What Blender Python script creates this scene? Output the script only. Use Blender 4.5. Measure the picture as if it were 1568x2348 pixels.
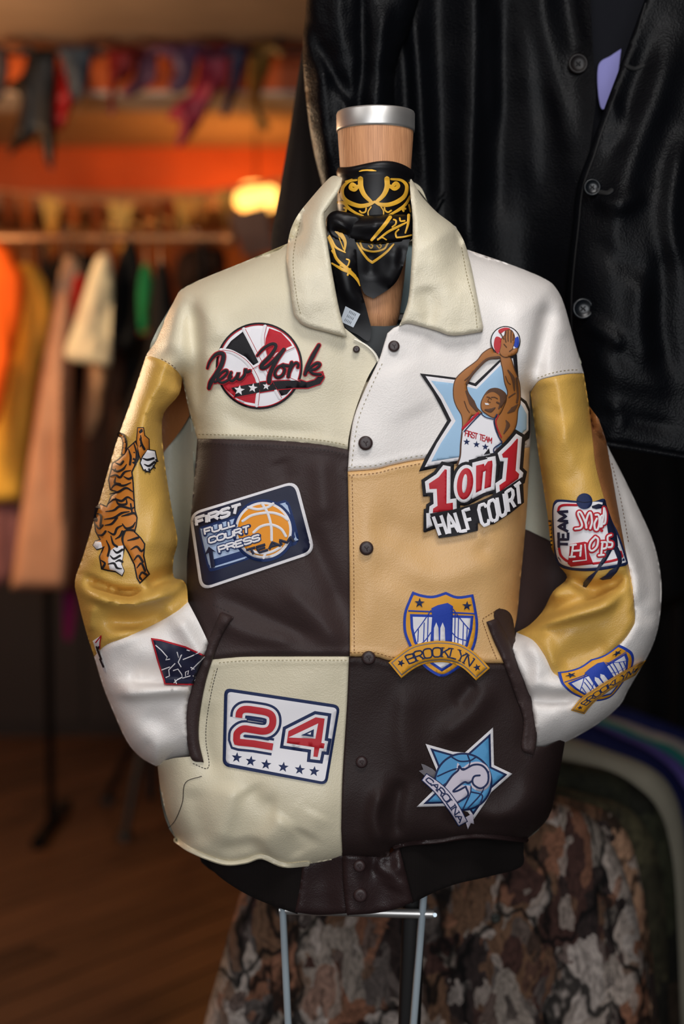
import bpy, bmesh, math, random
import numpy as np
from mathutils import Vector, Matrix
from mathutils.geometry import delaunay_2d_cdt

random.seed(7); RNG = np.random.RandomState(11)
scene = bpy.context.scene
for o in list(bpy.data.objects): bpy.data.objects.remove(o)

# ------------------------------------------------------------------ camera
IMW, IMH = 1568.0, 2348.0
LENS, SENS = 50.0, 36.0
FPX = IMH * LENS / SENS
CAM_Z = 1.40
HORIZON = 950.0
PITCH = math.atan((IMH / 2 - HORIZON) / FPX)          # looking slightly down
cam_d = bpy.data.cameras.new('camera'); cam = bpy.data.objects.new('camera', cam_d)
scene.collection.objects.link(cam)
cam.location = (0, 0, CAM_Z); cam.rotation_euler = (math.pi / 2 - PITCH, 0, 0)
cam_d.sensor_fit = 'VERTICAL'; cam_d.sensor_height = SENS; cam_d.sensor_width = 24.0; cam_d.lens = LENS
cam_d.dof.use_dof = True; cam_d.dof.focus_distance = 1.675; cam_d.dof.aperture_fstop = 1.9
cam_d.clip_start = 0.05
scene.camera = cam

# ------------------------------------------------------------------ world and light
world = bpy.data.worlds.new('world'); scene.world = world; world.use_nodes = True
world.node_tree.nodes['Background'].inputs[0].default_value = (0.75, 0.85, 1.0, 1)
world.node_tree.nodes['Background'].inputs[1].default_value = 0.045

def area_light(name, loc, target, size, energy, col, sy=None):
    d = bpy.data.lights.new(name, 'AREA'); d.energy = energy; d.color = col
    d.shape = 'RECTANGLE'; d.size = size; d.size_y = sy or size
    o = bpy.data.objects.new(name, d); scene.collection.objects.link(o)
    o.location = loc
    o.rotation_euler = (Vector(target) - Vector(loc)).to_track_quat('-Z', 'Y').to_euler()
    return o
def point_light(name, loc, energy, col, rad=0.08):
    d = bpy.data.lights.new(name, 'POINT'); d.energy = energy; d.color = col; d.shadow_soft_size = rad
    o = bpy.data.objects.new(name, d); scene.collection.objects.link(o); o.location = loc
    return o
# ceiling panel above and in front of the jacket, shop window behind the camera, warm lamps at the back, plus two added fill lights
area_light('ceiling_panel_light', (0.20, 0.85, 2.54), (0.05, 1.65, 1.30), 0.5, 12.5, (1.0, 0.98, 0.965))
area_light('added_left_fill', (-0.95, 1.00, 2.54), (-0.15, 1.68, 1.25), 0.6, 4.5, (1.0, 0.98, 0.965))  # unseen fill light, added to brighten the left sleeve
area_light('shop_window_light', (0.0, -1.6, 1.80), (0.0, 1.8, 1.15), 2.2, 57, (0.95, 0.97, 1.0), 1.3)
point_light('warm_lamp_light', (-0.42, 6.05, 2.16), 13, (1.0, 0.36, 0.07), 0.10)
point_light('warm_lamp_light_b', (-1.75, 4.2, 2.10), 16, (1.0, 0.45, 0.14), 0.12)
point_light('added_rack_fill', (-1.55, 3.45, 1.80), 46, (1.0, 0.76, 0.50), 0.15)  # unseen warm fill, added out of view to brighten the clothes on the back rail

scene.view_settings.view_transform = 'Standard'
scene.view_settings.look = 'None'
scene.view_settings.gamma = 1.0
scene.view_settings.use_curve_mapping = False
scene.view_settings.exposure = 0.0
cy = scene.cycles
cy.use_denoising = True; cy.max_bounces = 4; cy.diffuse_bounces = 3; cy.glossy_bounces = 2; cy.transmission_bounces = 1; cy.transparent_max_bounces = 2
cy.caustics_reflective = False; cy.caustics_refractive = False; cy.use_adaptive_sampling = True; cy.adaptive_threshold = 0.08; cy.sample_clamp_indirect = 4.0

# ------------------------------------------------------------------ helpers: projection
CP, SP = math.cos(PITCH), math.sin(PITCH)
def unproject(px, py, Y):
    """photo pixel and distance along world Y -> world points (N,3)"""
    a = (np.asarray(px, float) - IMW / 2) / FPX
    b = (IMH / 2 - np.asarray(py, float)) / FPX
    dy = CP + b * SP; dz = -SP + b * CP
    t = np.asarray(Y, float) / dy
    return np.stack([a * t, np.zeros_like(t) + Y, CAM_Z + dz * t], -1)
def at(px, py, Y): return Vector(unproject(np.array([px]), np.array([py]), np.array([Y]))[0])

# ------------------------------------------------------------------ helpers: 2-D
def catmull(P, closed=False, n=8):
    P = np.asarray(P, float)
    if len(P) < 3: return P
    if closed: Q = np.vstack([P[-1:], P, P[:2]])
    else: Q = np.vstack([2 * P[0] - P[1], P, 2 * P[-1] - P[-2]])
    out = []
    for i in range(1, len(Q) - 2):
        p0, p1, p2, p3 = Q[i - 1], Q[i], Q[i + 1], Q[i + 2]
        for t in np.arange(n) / n:
            out.append(0.5 * ((2 * p1) + (-p0 + p2) * t + (2 * p0 - 5 * p1 + 4 * p2 - p3) * t * t + (-p0 + 3 * p1 - 3 * p2 + p3) * t ** 3))
    if not closed: out.append(Q[-2])
    return np.array(out)
def smooth_poly(pts, n=6):
    """closed outline; a point given twice in a row is a sharp corner"""
    pts = [tuple(map(float, p)) for p in pts]
    N = len(pts); corners = [i for i in range(N) if pts[i] == pts[(i + 1) % N]]
    if not corners: return catmull(pts, True, n)
    s = corners[0]; rot = pts[s + 1:] + pts[:s + 1]
    segs = []; cur = [rot[0]]
    for p in rot[1:]:
        if p == cur[-1] and len(cur) > 1: segs.append(cur); cur = [p]
        elif p == cur[-1]: cur = [p]
        else: cur.append(p)
    if cur[-1] != rot[0]: cur.append(rot[0])
    if len(cur) > 1: segs.append(cur)
    out = []
    for sg in segs:
        c = catmull(sg, False, n); out.append(np.asarray(c)[:-1])
    return np.vstack(out)
def resample(P, step, closed=True):
    P = np.asarray(P, float); out = []
    M = len(P) if closed else len(P) - 1
    for i in range(M):
        a, b = P[i], P[(i + 1) % len(P)]; L = np.linalg.norm(b - a)
        if L < 1e-6: continue
        k = max(1, int(math.ceil(L / step)))
        for j in range(k): out.append(a + (b - a) * j / k)
    if not closed: out.append(P[-1])
    out = np.array(out)
    keep = [0]                                                # drop points that crowd each other
    for i in range(1, len(out)):
        if np.linalg.norm(out[i] - out[keep[-1]]) > min(0.25 * step, 1.2): keep.append(i)
    return out[keep]
def inside(P, poly):
    x, y = P[:, 0], P[:, 1]; c = np.zeros(len(P), bool)
    a = poly; b = np.roll(poly, -1, 0)
    for (x1, y1), (x2, y2) in zip(a, b):
        if y1 == y2: continue
        m = ((y1 > y) != (y2 > y)) & (x < (x2 - x1) * (y - y1) / (y2 - y1) + x1)
        c ^= m
    return c
def poly_dist(P, line, closed=False, side=False):
    """distance of points to a polyline, with the running parameter and the side"""
    P = np.asarray(P, float); L = np.asarray(line, float)
    if closed: L = np.vstack([L, L[:1]])
    seg = np.linalg.norm(np.diff(L, axis=0), axis=1); cum = np.concatenate([[0], np.cumsum(seg)]); tot = max(cum[-1], 1e-9)
    best = np.full(len(P), 1e18); par = np.zeros(len(P)); sd = np.ones(len(P))
    for i in range(len(L) - 1):
        a, b = L[i], L[i + 1]; d = b - a; l2 = d @ d
        if l2 < 1e-12: continue
        t = np.clip(((P - a) @ d) / l2, 0, 1)
        q = P - (a + t[:, None] * d); dd = (q * q).sum(1)
        m = dd < best
        best[m] = dd[m]; par[m] = (cum[i] + t[m] * seg[i]) / tot
        if side: sd[m] = np.sign(d[0] * q[m, 1] - d[1] * q[m, 0])
    return (np.sqrt(best), par, sd) if side else (np.sqrt(best), par)
def sstep(x, a, b):
    t = np.clip((np.asarray(x, float) - a) / (b - a), 0, 1); return t * t * (3 - 2 * t)
def offset_poly(P, d):
    """grow (d > 0) a simple closed outline with mitred corners"""
    P = np.asarray(P, float)
    A = 0.5 * np.sum(P[:, 0] * np.roll(P[:, 1], -1) - np.roll(P[:, 0], -1) * P[:, 1])
    s = 1 if A > 0 else -1
    e1 = P - np.roll(P, 1, 0); e2 = np.roll(P, -1, 0) - P
    e1 /= np.maximum(np.linalg.norm(e1, axis=1, keepdims=True), 1e-9); e2 /= np.maximum(np.linalg.norm(e2, axis=1, keepdims=True), 1e-9)
    n1 = np.stack([e1[:, 1], -e1[:, 0]], 1) * s; n2 = np.stack([e2[:, 1], -e2[:, 0]], 1) * s
    m = n1 + n2; l = np.maximum((m * m).sum(1, keepdims=True), 0.55)
    return P + m * 2 * d / l
def wobble(px, py, seed, scale, octaves=3):
    """smooth pseudo-noise in [-1,1]"""
    r = np.random.RandomState(seed); out = 0; amp = 1.0; tot = 0
    for o in range(octaves):
        acc = 0
        for k in range(5):
            th = r.uniform(0, math.pi * 2); f = r.uniform(0.7, 1.3) * (2 ** o) / scale * 2 * math.pi
            acc = acc + np.sin((np.cos(th) * px + np.sin(th) * py) * f + r.uniform(0, 6.28) + 1.3 * np.sin((np.sin(th) * px - np.cos(th) * py) * f * .6 + k))
        out = out + amp * acc / 3.2; tot += amp; amp *= 0.5
    return out / tot
def apply_folds(px, py, folds):
    """folds: (polyline, height towards viewer in m, width one side, width other side)"""
    P = np.stack([px, py], 1); h = np.zeros(len(px))
    for f in folds:
        line, amp, w1 = f[0], f[1], f[2]; w2 = f[3] if len(f) > 3 else w1
        L = catmull(line, False, 5) if len(line) > 2 else np.asarray(line, float)
        r = 2.8 * max(w1, w2); mn = L.min(0) - r; mx = L.max(0) + r
        k = np.nonzero((px > mn[0]) & (px < mx[0]) & (py > mn[1]) & (py < mx[1]))[0]
        if len(k) == 0: continue
        d, t, s = poly_dist(P[k], L, side=True)
        w = np.where(s > 0, w1, w2)
        tap = sstep(t, 0, 0.25) * sstep(1 - t, 0, 0.25) * 0.85 + 0.15
        h[k] += amp * np.exp(-(d / w) ** 2) * tap
    return h

def table(fn, x0, x1, y0, y1, st):
    """sample a depth function once on a grid and read it bilinearly afterwards"""
    xs = np.arange(x0, x1 + st, st); ys = np.arange(y0, y1 + st, st); gx, gy = np.meshgrid(xs, ys)
    Z = fn(gx.ravel(), gy.ravel()).reshape(gx.shape)
    def look(px, py):
        u = np.clip((np.asarray(px, float) - x0) / st, 0, len(xs) - 1.001); v = np.clip((np.asarray(py, float) - y0) / st, 0, len(ys) - 1.001)
        i = u.astype(int); j = v.astype(int); a = u - i; b = v - j
        return (Z[j, i] * (1 - a) + Z[j, i + 1] * a) * (1 - b) + (Z[j + 1, i] * (1 - a) + Z[j + 1, i + 1] * a) * b
    return look

# ------------------------------------------------------------------ helpers: meshes
col = scene.collection
def link_mesh(name, verts, faces, m, parent=None, smooth=True, mats=None, idx=None):
    me = bpy.data.meshes.new(name); me.from_pydata([tuple(v) for v in verts], [], [tuple(int(i) for i in f) for f in faces])
    me.validate(verbose=False)
    for mm in (mats or [m]): me.materials.append(mm)
    if idx is not None: me.polygons.foreach_set('material_index', idx)
    if smooth: me.polygons.foreach_set('use_smooth', [True] * len(me.polygons))
    if smooth: me.set_sharp_from_angle(angle=math.radians(80))
    me.update()
    o = bpy.data.objects.new(name, me); col.objects.link(o)
    if parent is not None: o.parent = parent
    return o
def tag(o, label=None, cat=None, group=None, kind=None):
    if label: o['label'] = label
    if cat: o['category'] = cat
    if group: o['group'] = group
    if kind: o['kind'] = kind
    return o
def empty(name, loc=(0, 0, 0)):
    o = bpy.data.objects.new(name, None); col.objects.link(o); o.location = loc; o.empty_display_size = 0.05
    return o
class Root:
    """a thing: an Empty whose parts are given in world coordinates"""
    def __init__(s, name, loc, label, cat, group=None):
        s.o = empty(name, loc); tag(s.o, label, cat, group); s.loc = np.array(loc, float)
    def part(s, name, verts, faces, m, parent=None, label=None, smooth=True, mats=None, idx=None, kind=None):
        o = link_mesh(name, np.asarray(verts, float) - s.loc, faces, m, parent or s.o, smooth, mats, idx)
        if label: o['label'] = label
        if kind: o['kind'] = kind
        return o
def tri_fill(poly, step, holes=(), rims=()):
    """outline -> points and triangles with evenly spread inner points"""
    B = resample(poly, step)
    mn, mx = B.min(0), B.max(0)
    pts = [B]; loops = [np.arange(len(B))]; n = len(B)
    for h in holes:
        H = resample(h, step); pts.append(H); loops.append(np.arange(n, n + len(H))); n += len(H)
    hx = np.arange(mn[0], mx[0] + step, step); hy = np.arange(mn[1], mx[1] + step, step * .866)
    gx, gy = np.meshgrid(hx, hy); gx[1::2] += step / 2
    G = np.stack([gx.ravel(), gy.ravel()], 1) + RNG.uniform(-.08, .08, (gx.size, 2)) * step
    if len(G):
        G = G[inside(G, B)]
    if len(G):
        d, _ = poly_dist(G, B, True); G = G[d > 0.55 * step]
        for h in holes:
            if len(G) == 0: break
            G = G[~inside(G, np.asarray(h, float))]
            d, _ = poly_dist(G, h, True); G = G[d > 0.55 * step]
    for r in rims:                                            # rows hugging the outline, where the cloth turns away
        E = offset_poly(B, -r)
        E = E[inside(E, B)]
        if len(E):
            d, _ = poly_dist(E, B, True); E = E[d > .8 * r]
        if len(E): pts.append(E)
        if len(G):
            d, _ = poly_dist(G, B, True); G = G[d > r + 3.5]
    if len(G): pts.append(G)
    P = np.vstack(pts)
    edges = []
    for l in loops: edges += [(int(a), int(b)) for a, b in zip(l, np.roll(l, -1))]
    r = delaunay_2d_cdt([Vector((p[0], -p[1])) for p in P], edges, [], 3 if holes else 1, 1e-4)
    V = np.array([(v[0], -v[1]) for v in r[0]]); F = [tuple(f) for f in r[2]]
    out = []
    for f in F:
        a, b, c = V[f[0]], V[f[1]], V[f[2]]
        ar = (b[0] - a[0]) * (c[1] - a[1]) - (b[1] - a[1]) * (c[0] - a[0])
        if abs(ar) < 1e-7: continue
        out.append(f if ar < 0 else (f[0], f[2], f[1]))      # facing the viewer (y runs down)
    return V, out
def boundary(F):
    cnt = {}
    for f in F:
        for a, b in ((f[0], f[1]), (f[1], f[2]), (f[2], f[0])):
            cnt[(a, b)] = cnt.get((a, b), 0) + 1
    return [(a, b) for (a, b) in cnt if (b, a) not in cnt]
def sheet(poly, depth, step=8, off=0.0, thick=0.002, pillow=0.0, pw=6, back=None, holes=(), rims=()):
    """solid sheet that follows depth(px,py); back: a second depth function for its rear side"""
    V, F = tri_fill(poly, step, holes, rims)
    d = depth(V[:, 0], V[:, 1]) - off
    if pillow:
        D, _ = poly_dist(V, resample(poly, step), True)
        for h in holes:
            dh, _ = poly_dist(V, h, True); D = np.minimum(D, dh)
        t = np.clip(D / pw, 0, 1); d = d + pillow * (1 - np.sqrt(1 - (1 - t) ** 2))
    W = unproject(V[:, 0], V[:, 1], d)
    if thick is None and back is None: return W, F
    db = back(V[:, 0], V[:, 1]) if back is not None else d + thick
    db = np.maximum(db, d + 0.0004)
    W2 = unproject(V[:, 0], V[:, 1], db)
    n = len(V); FF = list(F) + [(f[0] + n, f[2] + n, f[1] + n) for f in F]
    for a, b in boundary(F): FF.append((b, a, a + n, b + n))
    return np.vstack([W, W2]), FF
def stroke2(pts, w, n=6, smooth=True, cap=True, closed=False):
    """ribbon along a path: rows of 5 points across, with a half-round profile u in [-1,1]"""
    P = np.asarray(pts, float)
    if smooth and len(P) > 2: P = catmull(P, closed, n)
    keep = [0]
    for i in range(1, len(P)):
        if np.linalg.norm(P[i] - P[keep[-1]]) > 1e-3: keep.append(i)
    P = P[keep]
    if len(P) < 2: return None
    if closed: P = np.vstack([P, P[:1]])
    ww = np.full(len(P), w / 2.0) if np.isscalar(w) else np.interp(np.linspace(0, 1, len(P)), np.linspace(0, 1, len(w)), w) / 2.0
    T = np.gradient(P, axis=0); T /= np.maximum(np.linalg.norm(T, axis=1, keepdims=True), 1e-9)
    if closed: T[0] = T[-1] = (T[0] + T[-1]) / max(np.linalg.norm(T[0] + T[-1]), 1e-9)
    if cap and not closed:                                    # rounded ends
        e = []; we = []
        for k in (0.0, 0.35, 0.75): e.append(P[0] - T[0] * ww[0] * (1 - k)); we.append(ww[0] * math.sqrt(max(0.02, 1 - (1 - k) ** 2)))
        f = []; wf = []
        for k in (0.75, 0.35, 0.0): f.append(P[-1] + T[-1] * ww[-1] * (1 - k)); wf.append(ww[-1] * math.sqrt(max(0.02, 1 - (1 - k) ** 2)))
        T = np.vstack([[T[0]] * 3, T, [T[-1]] * 3]); P = np.vstack([e, P, f]); ww = np.concatenate([we, ww, wf])
    N = np.stack([T[:, 1], -T[:, 0]], 1)
    us = np.array([-1, -.6, 0, .6, 1.0])
    V = (P[:, None, :] + N[:, None, :] * us[None, :, None] * ww[:, None, None]).reshape(-1, 2)
    prof = np.tile(1 - us ** 2, len(P))
    F = []
    for i in range(len(P) - 1):
        for j in range(4):
            a = i * 5 + j; q = (a, a + 1, a + 6, a + 5)
            A = V[list(q)]; ar = np.sum(A[:, 0] * np.roll(A[:, 1], -1) - np.roll(A[:, 0], -1) * A[:, 1])
            F.append(q if ar < 0 else q[::-1])
    return V, F, prof
def circle(cx, cy, r, n=40, ry=None, rot=0):
    t = np.linspace(0, 2 * math.pi, n, endpoint=False); x = r * np.cos(t); y = (ry or r) * np.sin(t); c, s = math.cos(rot), math.sin(rot)
    return np.stack([cx + x * c - y * s, cy + x * s + y * c], 1)
def rounded(corners, r, n=6):
    P = np.asarray(corners, float); out = []
    for i in range(len(P)):
        a, b, c = P[i - 1], P[i], P[(i + 1) % len(P)]; u = (a - b) / np.linalg.norm(a - b); v = (c - b) / np.linalg.norm(c - b)
        for t in np.linspace(0, 1, n + 1): out.append((1 - t) ** 2 * (b + u * r) + 2 * t * (1 - t) * b + t * t * (b + v * r))
    return np.array(out)
def star_pts(cx, cy, r, rot=0, k=0.42):
    return np.array([(cx + (r if i % 2 == 0 else r * k) * math.sin(rot + i * math.pi / 5), cy - (r if i % 2 == 0 else r * k) * math.cos(rot + i * math.pi / 5)) for i in range(10)])
def loft(rings, closed_ring=True, cap=True):
    n = len(rings[0]); V = np.vstack(rings); F = []
    for i in range(len(rings) - 1):
        for j in range(n if closed_ring else n - 1):
            a = i * n + j; b = i * n + (j + 1) % n
            F.append((a, b, b + n, a + n))
    if cap:
        F.append(tuple(range(n))[::-1]); F.append(tuple(range((len(rings) - 1) * n, len(rings) * n)))
    return V, F
def tube(path, r, n=10, cap=True):
    P = np.asarray(path, float); T = np.gradient(P, axis=0); rings = []
    up = np.array([0.31, 0.12, 0.94])
    for i, p in enumerate(P):
        t = T[i] / max(np.linalg.norm(T[i]), 1e-9); a = np.cross(t, up)
        if np.linalg.norm(a) < 1e-3: a = np.cross(t, [1, 0, 0])
        a /= np.linalg.norm(a); b = np.cross(t, a); rr = r if np.isscalar(r) else r[i]
        th = np.linspace(0, 2 * math.pi, n, endpoint=False)
        rings.append(p + rr * (np.cos(th)[:, None] * a + np.sin(th)[:, None] * b))
    return loft(rings, True, cap)
def box(x0, x1, y0, y1, z0, z1):
    V = [(x, y, z) for x in (x0, x1) for y in (y0, y1) for z in (z0, z1)]
    F = [(0, 1, 3, 2), (4, 6, 7, 5), (0, 4, 5, 1), (2, 3, 7, 6), (0, 2, 6, 4), (1, 5, 7, 3)]
    return np.array(V, float), F
def bar(a, b, wx, wy, bev=0.0):
    """flat bar from a to b, wx wide across the view, wy deep"""
    a = np.array(a, float); b = np.array(b, float); d = b - a; d /= np.linalg.norm(d)
    s = np.cross(d, [0, 1, 0]); s /= np.linalg.norm(s); u = np.cross(s, d)
    c = min(wx, wy) * 0.2
    prof = [(-wx / 2 + c, -wy / 2), (wx / 2 - c, -wy / 2), (wx / 2, -wy / 2 + c), (wx / 2, wy / 2 - c), (wx / 2 - c, wy / 2), (-wx / 2 + c, wy / 2), (-wx / 2, wy / 2 - c), (-wx / 2, -wy / 2 + c)]
    return loft([np.array([p + s * x + u * y for x, y in prof]) for p in (a, b)])
def merge(*VF):
    V = []; F = []; n = 0
    for v, f in VF:
        V.append(np.asarray(v)); F += [tuple(i + n for i in q) for q in f]; n += len(v)
    return np.vstack(V), F

# ------------------------------------------------------------------ materials
def lin(c):
    return tuple(((v / 255) / 12.92 if v / 255 <= 0.04045 else ((v / 255 + 0.055) / 1.055) ** 2.4) for v in c)
MATS = {}
def mat(name, rgb, rough=0.5, metal=0.0, grain=None, gs=500, gstr=0.2, var=0.0, vs=14, spec=0.5, coat=0.0, sheen=0.0, emit=None):
    if name in MATS: return MATS[name]
    m = bpy.data.materials.new(name); m.use_nodes = True; nt = m.node_tree; p = nt.nodes['Principled BSDF']
    c = lin(rgb); p.inputs['Base Color'].default_value = (*c, 1); p.inputs['Roughness'].default_value = rough
    p.inputs['Metallic'].default_value = metal; p.inputs['Specular IOR Level'].default_value = spec
    if coat: p.inputs['Coat Weight'].default_value = coat; p.inputs['Coat Roughness'].default_value = 0.25
    if sheen: p.inputs['Sheen Weight'].default_value = sheen
    if emit: p.inputs['Emission Color'].default_value = (*lin(emit[0]), 1); p.inputs['Emission Strength'].default_value = emit[1]
    tc = nt.nodes.new('ShaderNodeTexCoord')
    if var:
        n = nt.nodes.new('ShaderNodeTexNoise'); n.inputs['Scale'].default_value = vs; n.inputs['Detail'].default_value = 2
        nt.links.new(tc.outputs['Object'], n.inputs['Vector'])
        r = nt.nodes.new('ShaderNodeValToRGB'); r.color_ramp.elements[0].position = 0.3; r.color_ramp.elements[1].position = 0.7
        r.color_ramp.elements[0].color = (*[v * (1 - var) for v in c], 1); r.color_ramp.elements[1].color = (*[min(1, v * (1 + var)) for v in c], 1)
        nt.links.new(n.outputs['Fac'], r.inputs['Fac']); nt.links.new(r.outputs['Color'], p.inputs['Base Color'])
    if grain:
        b = nt.nodes.new('ShaderNodeBump'); b.inputs['Strength'].default_value = gstr; b.inputs['Distance'].default_value = 0.001
        if grain == 'leather':
            v = nt.nodes.new('ShaderNodeTexVoronoi'); v.feature = 'F1'; v.inputs['Scale'].default_value = gs
            n = nt.nodes.new('ShaderNodeTexNoise'); n.inputs['Scale'].default_value = gs * .35; n.inputs['Detail'].default_value = 1.5
            mx = nt.nodes.new('ShaderNodeMath'); mx.operation = 'ADD'
            nt.links.new(tc.outputs['Object'], v.inputs['Vector']); nt.links.new(tc.outputs['Object'], n.inputs['Vector'])
            nt.links.new(v.outputs['Distance'], mx.inputs[0]); nt.links.new(n.outputs['Fac'], mx.inputs[1]); nt.links.new(mx.outputs[0], b.inputs['Height'])
        elif grain == 'thread':
            n = nt.nodes.new('ShaderNodeTexNoise'); n.inputs['Scale'].default_value = gs; n.inputs['Detail'].default_value = 2
            mp = nt.nodes.new('ShaderNodeMapping'); mp.inputs['Rotation'].default_value = (0, 0.7, 0); mp.inputs['Scale'].default_value = (1, 1, 0.25)
            nt.links.new(tc.outputs['Object'], mp.inputs['Vector']); nt.links.new(mp.outputs['Vector'], n.inputs['Vector']); nt.links.new(n.outputs['Fac'], b.inputs['Height'])
        elif grain == 'rib':
            w = nt.nodes.new('ShaderNodeTexWave'); w.bands_direction = 'X'; w.inputs['Scale'].default_value = gs; w.inputs['Distortion'].default_value = 0.6
            nt.links.new(tc.outputs['Object'], w.inputs['Vector']); nt.links.new(w.outputs['Fac'], b.inputs['Height'])
        else:
            n = nt.nodes.new('ShaderNodeTexNoise'); n.inputs['Scale'].default_value = gs; n.inputs['Detail'].default_value = 1.5
            nt.links.new(tc.outputs['Object'], n.inputs['Vector']); nt.links.new(n.outputs['Fac'], b.inputs['Height'])
        nt.links.new(b.outputs['Normal'], p.inputs['Normal'])
    MATS[name] = m
    return m
def leather(name, rgb, rough=0.42, **k):
    return mat(name, rgb, rough, grain='leather', gs=k.pop('gs', 620), gstr=k.pop('gstr', 0.22), var=k.pop('var', 0.05), **k)
M_CREAM = leather('cream_leather', (220, 210, 182)); M_COLLAR = leather('collar_leather', (224, 215, 190), gstr=.3)
M_WHITE = leather('white_leather', (240, 234, 229)); M_TAN = leather('tan_leather', (222, 177, 118)); M_MUST = leather('mustard_leather', (214, 170, 84))
M_BROWN = leather('brown_leather', (60, 47, 46), rough=.5, spec=.18); M_BROWN2 = leather('deep_brown_leather', (46, 35, 34), rough=.5, spec=.16); M_DKBROWN = leather('dark_brown_leather', (46, 33, 33), rough=.4, spec=.28)
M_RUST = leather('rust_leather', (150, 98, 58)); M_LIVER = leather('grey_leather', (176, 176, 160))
M_RIB = mat('rib_knit', (22, 17, 16), 0.95, grain='rib', gs=260, gstr=.5, spec=.2)
def thread(name, rgb, rough=.62): return mat('thread_' + name, rgb, rough, grain='thread', gs=2200, gstr=.35, spec=.35)
def satin(name, rgb): return mat('twill_' + name, rgb, .55, grain='noise', gs=1800, gstr=.12, spec=.4)
T_BLACK = thread('black', (22, 20, 26)); T_NAVY = thread('navy', (30, 44, 86)); T_DNAVY = satin('dark_navy', (26, 30, 56)); T_WHITE = thread('white', (236, 233, 236))
T_RED = thread('red', (186, 28, 44)); T_BLUE = thread('blue', (40, 70, 176)); T_GOLD = thread('gold', (226, 160, 44)); T_GREY = thread('grey', (120, 116, 122))
S_WHITE = satin('white', (238, 236, 240)); S_RED = satin('red', (188, 32, 44)); S_SKY = satin('sky', (160, 196, 226)); S_GOLD = satin('gold', (232, 164, 46)); S_ORANGE = satin('orange', (240, 152, 30))
S_CAROL = satin('carolina', (88, 158, 208)); S_SKIN = satin('skin', (166, 106, 52)); T_SKIND = thread('skin_dark', (92, 62, 44)); S_TIGER = satin('tiger', (204, 124, 44)); S_PALE = satin('pale', (176, 196, 226)); S_MID = thread('mid_navy', (28, 50, 100)); S_LILAC = satin('lilac', (214, 206, 220))
# ================================================================== THE JACKET
MID, RAD = 1.748, 0.088
SIL_T = smooth_poly([(764, 402), (850, 398), (944, 412), (1000, 482), (1045, 520), (1070, 572), (1180, 610), (1250, 640), (1274, 660), (1292, 695), (1312, 765), (1338, 856), (1338, 856),
    (1262, 866), (1216, 900), (1216, 900), (1216, 980), (1214, 1040), (1208, 1150), (1200, 1250), (1190, 1340), (1180, 1420), (1185, 1500), (1240, 1580), (1292, 1650), (1290, 1720), (1275, 1800), (1255, 1875), (1206, 1926), (1206, 1926),
    (1090, 1916), (1000, 1928), (905, 1940), (880, 1966), (782, 1968), (690, 1984), (600, 1966), (510, 1978), (440, 1950), (404, 1925), (404, 1925), (382, 1870), (368, 1810), (360, 1750), (380, 1680), (420, 1580), (436, 1480), (428, 1400), (428, 1300),
    (436, 1200), (445, 1100), (452, 1006), (430, 935), (418, 868), (418, 868), (375, 828), (335, 815), (335, 815), (356, 778), (398, 692), (430, 655), (560, 600), (660, 558), (690, 490), (740, 420)], 4)
def contour(P, ymax=1900):
    return P
SEG_T = SIL_T
BOTTOM_T = catmull([(404, 1925), (440, 1950), (510, 1976), (560, 1974), (600, 1963), (650, 1982), (700, 1982), (780, 1968), (880, 1962), (905, 1940), (1000, 1928), (1090, 1916), (1206, 1924)], False, 5)
# true silhouettes of the body: shoulders, armholes and sides (not the hem)
SIDE_L = catmull([(404, 1925), (382, 1870), (368, 1810), (354, 1750), (340, 1680), (350, 1580), (390, 1480), (422, 1400), (428, 1300), (436, 1200), (445, 1100), (450, 1006), (432, 935), (418, 868)], False, 4)
SIDE_R = catmull([(1216, 900), (1217, 980), (1215, 1040), (1209, 1150), (1201, 1250), (1192, 1340), (1190, 1420), (1225, 1490), (1280, 1565), (1312, 1640), (1302, 1720), (1277, 1800), (1257, 1875), (1208, 1926)], False, 4)
TOP_SIL = catmull([(335, 815), (356, 778), (398, 692), (430, 655), (560, 600), (660, 558), (690, 490), (740, 420), (764, 402), (850, 360), (944, 412), (1000, 482), (1045, 520), (1070, 572), (1180, 610), (1250, 640), (1274, 660), (1292, 695), (1312, 765), (1338, 856)], False, 4)
def dome(d, w, p=2.0):
    t = np.clip(d / w, 0, 1); return np.sqrt(np.maximum(0, 1 - (1 - t) ** p))
YOKE_L = [(452, 1006), (560, 1008), (660, 1012), (740, 1020), (797, 1031)]
YOKE_R = [(797, 1081), (860, 1076), (905, 1065), (970, 1053), (1100, 1040), (1200, 1028), (1215, 1025)]
MID_L = [(470, 1514), (500, 1511), (560, 1506), (650, 1505), (802, 1505)]
MID_R = [(800, 1506), (860, 1506), (900, 1516), (1000, 1521), (1100, 1521), (1162, 1521)]
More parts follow.
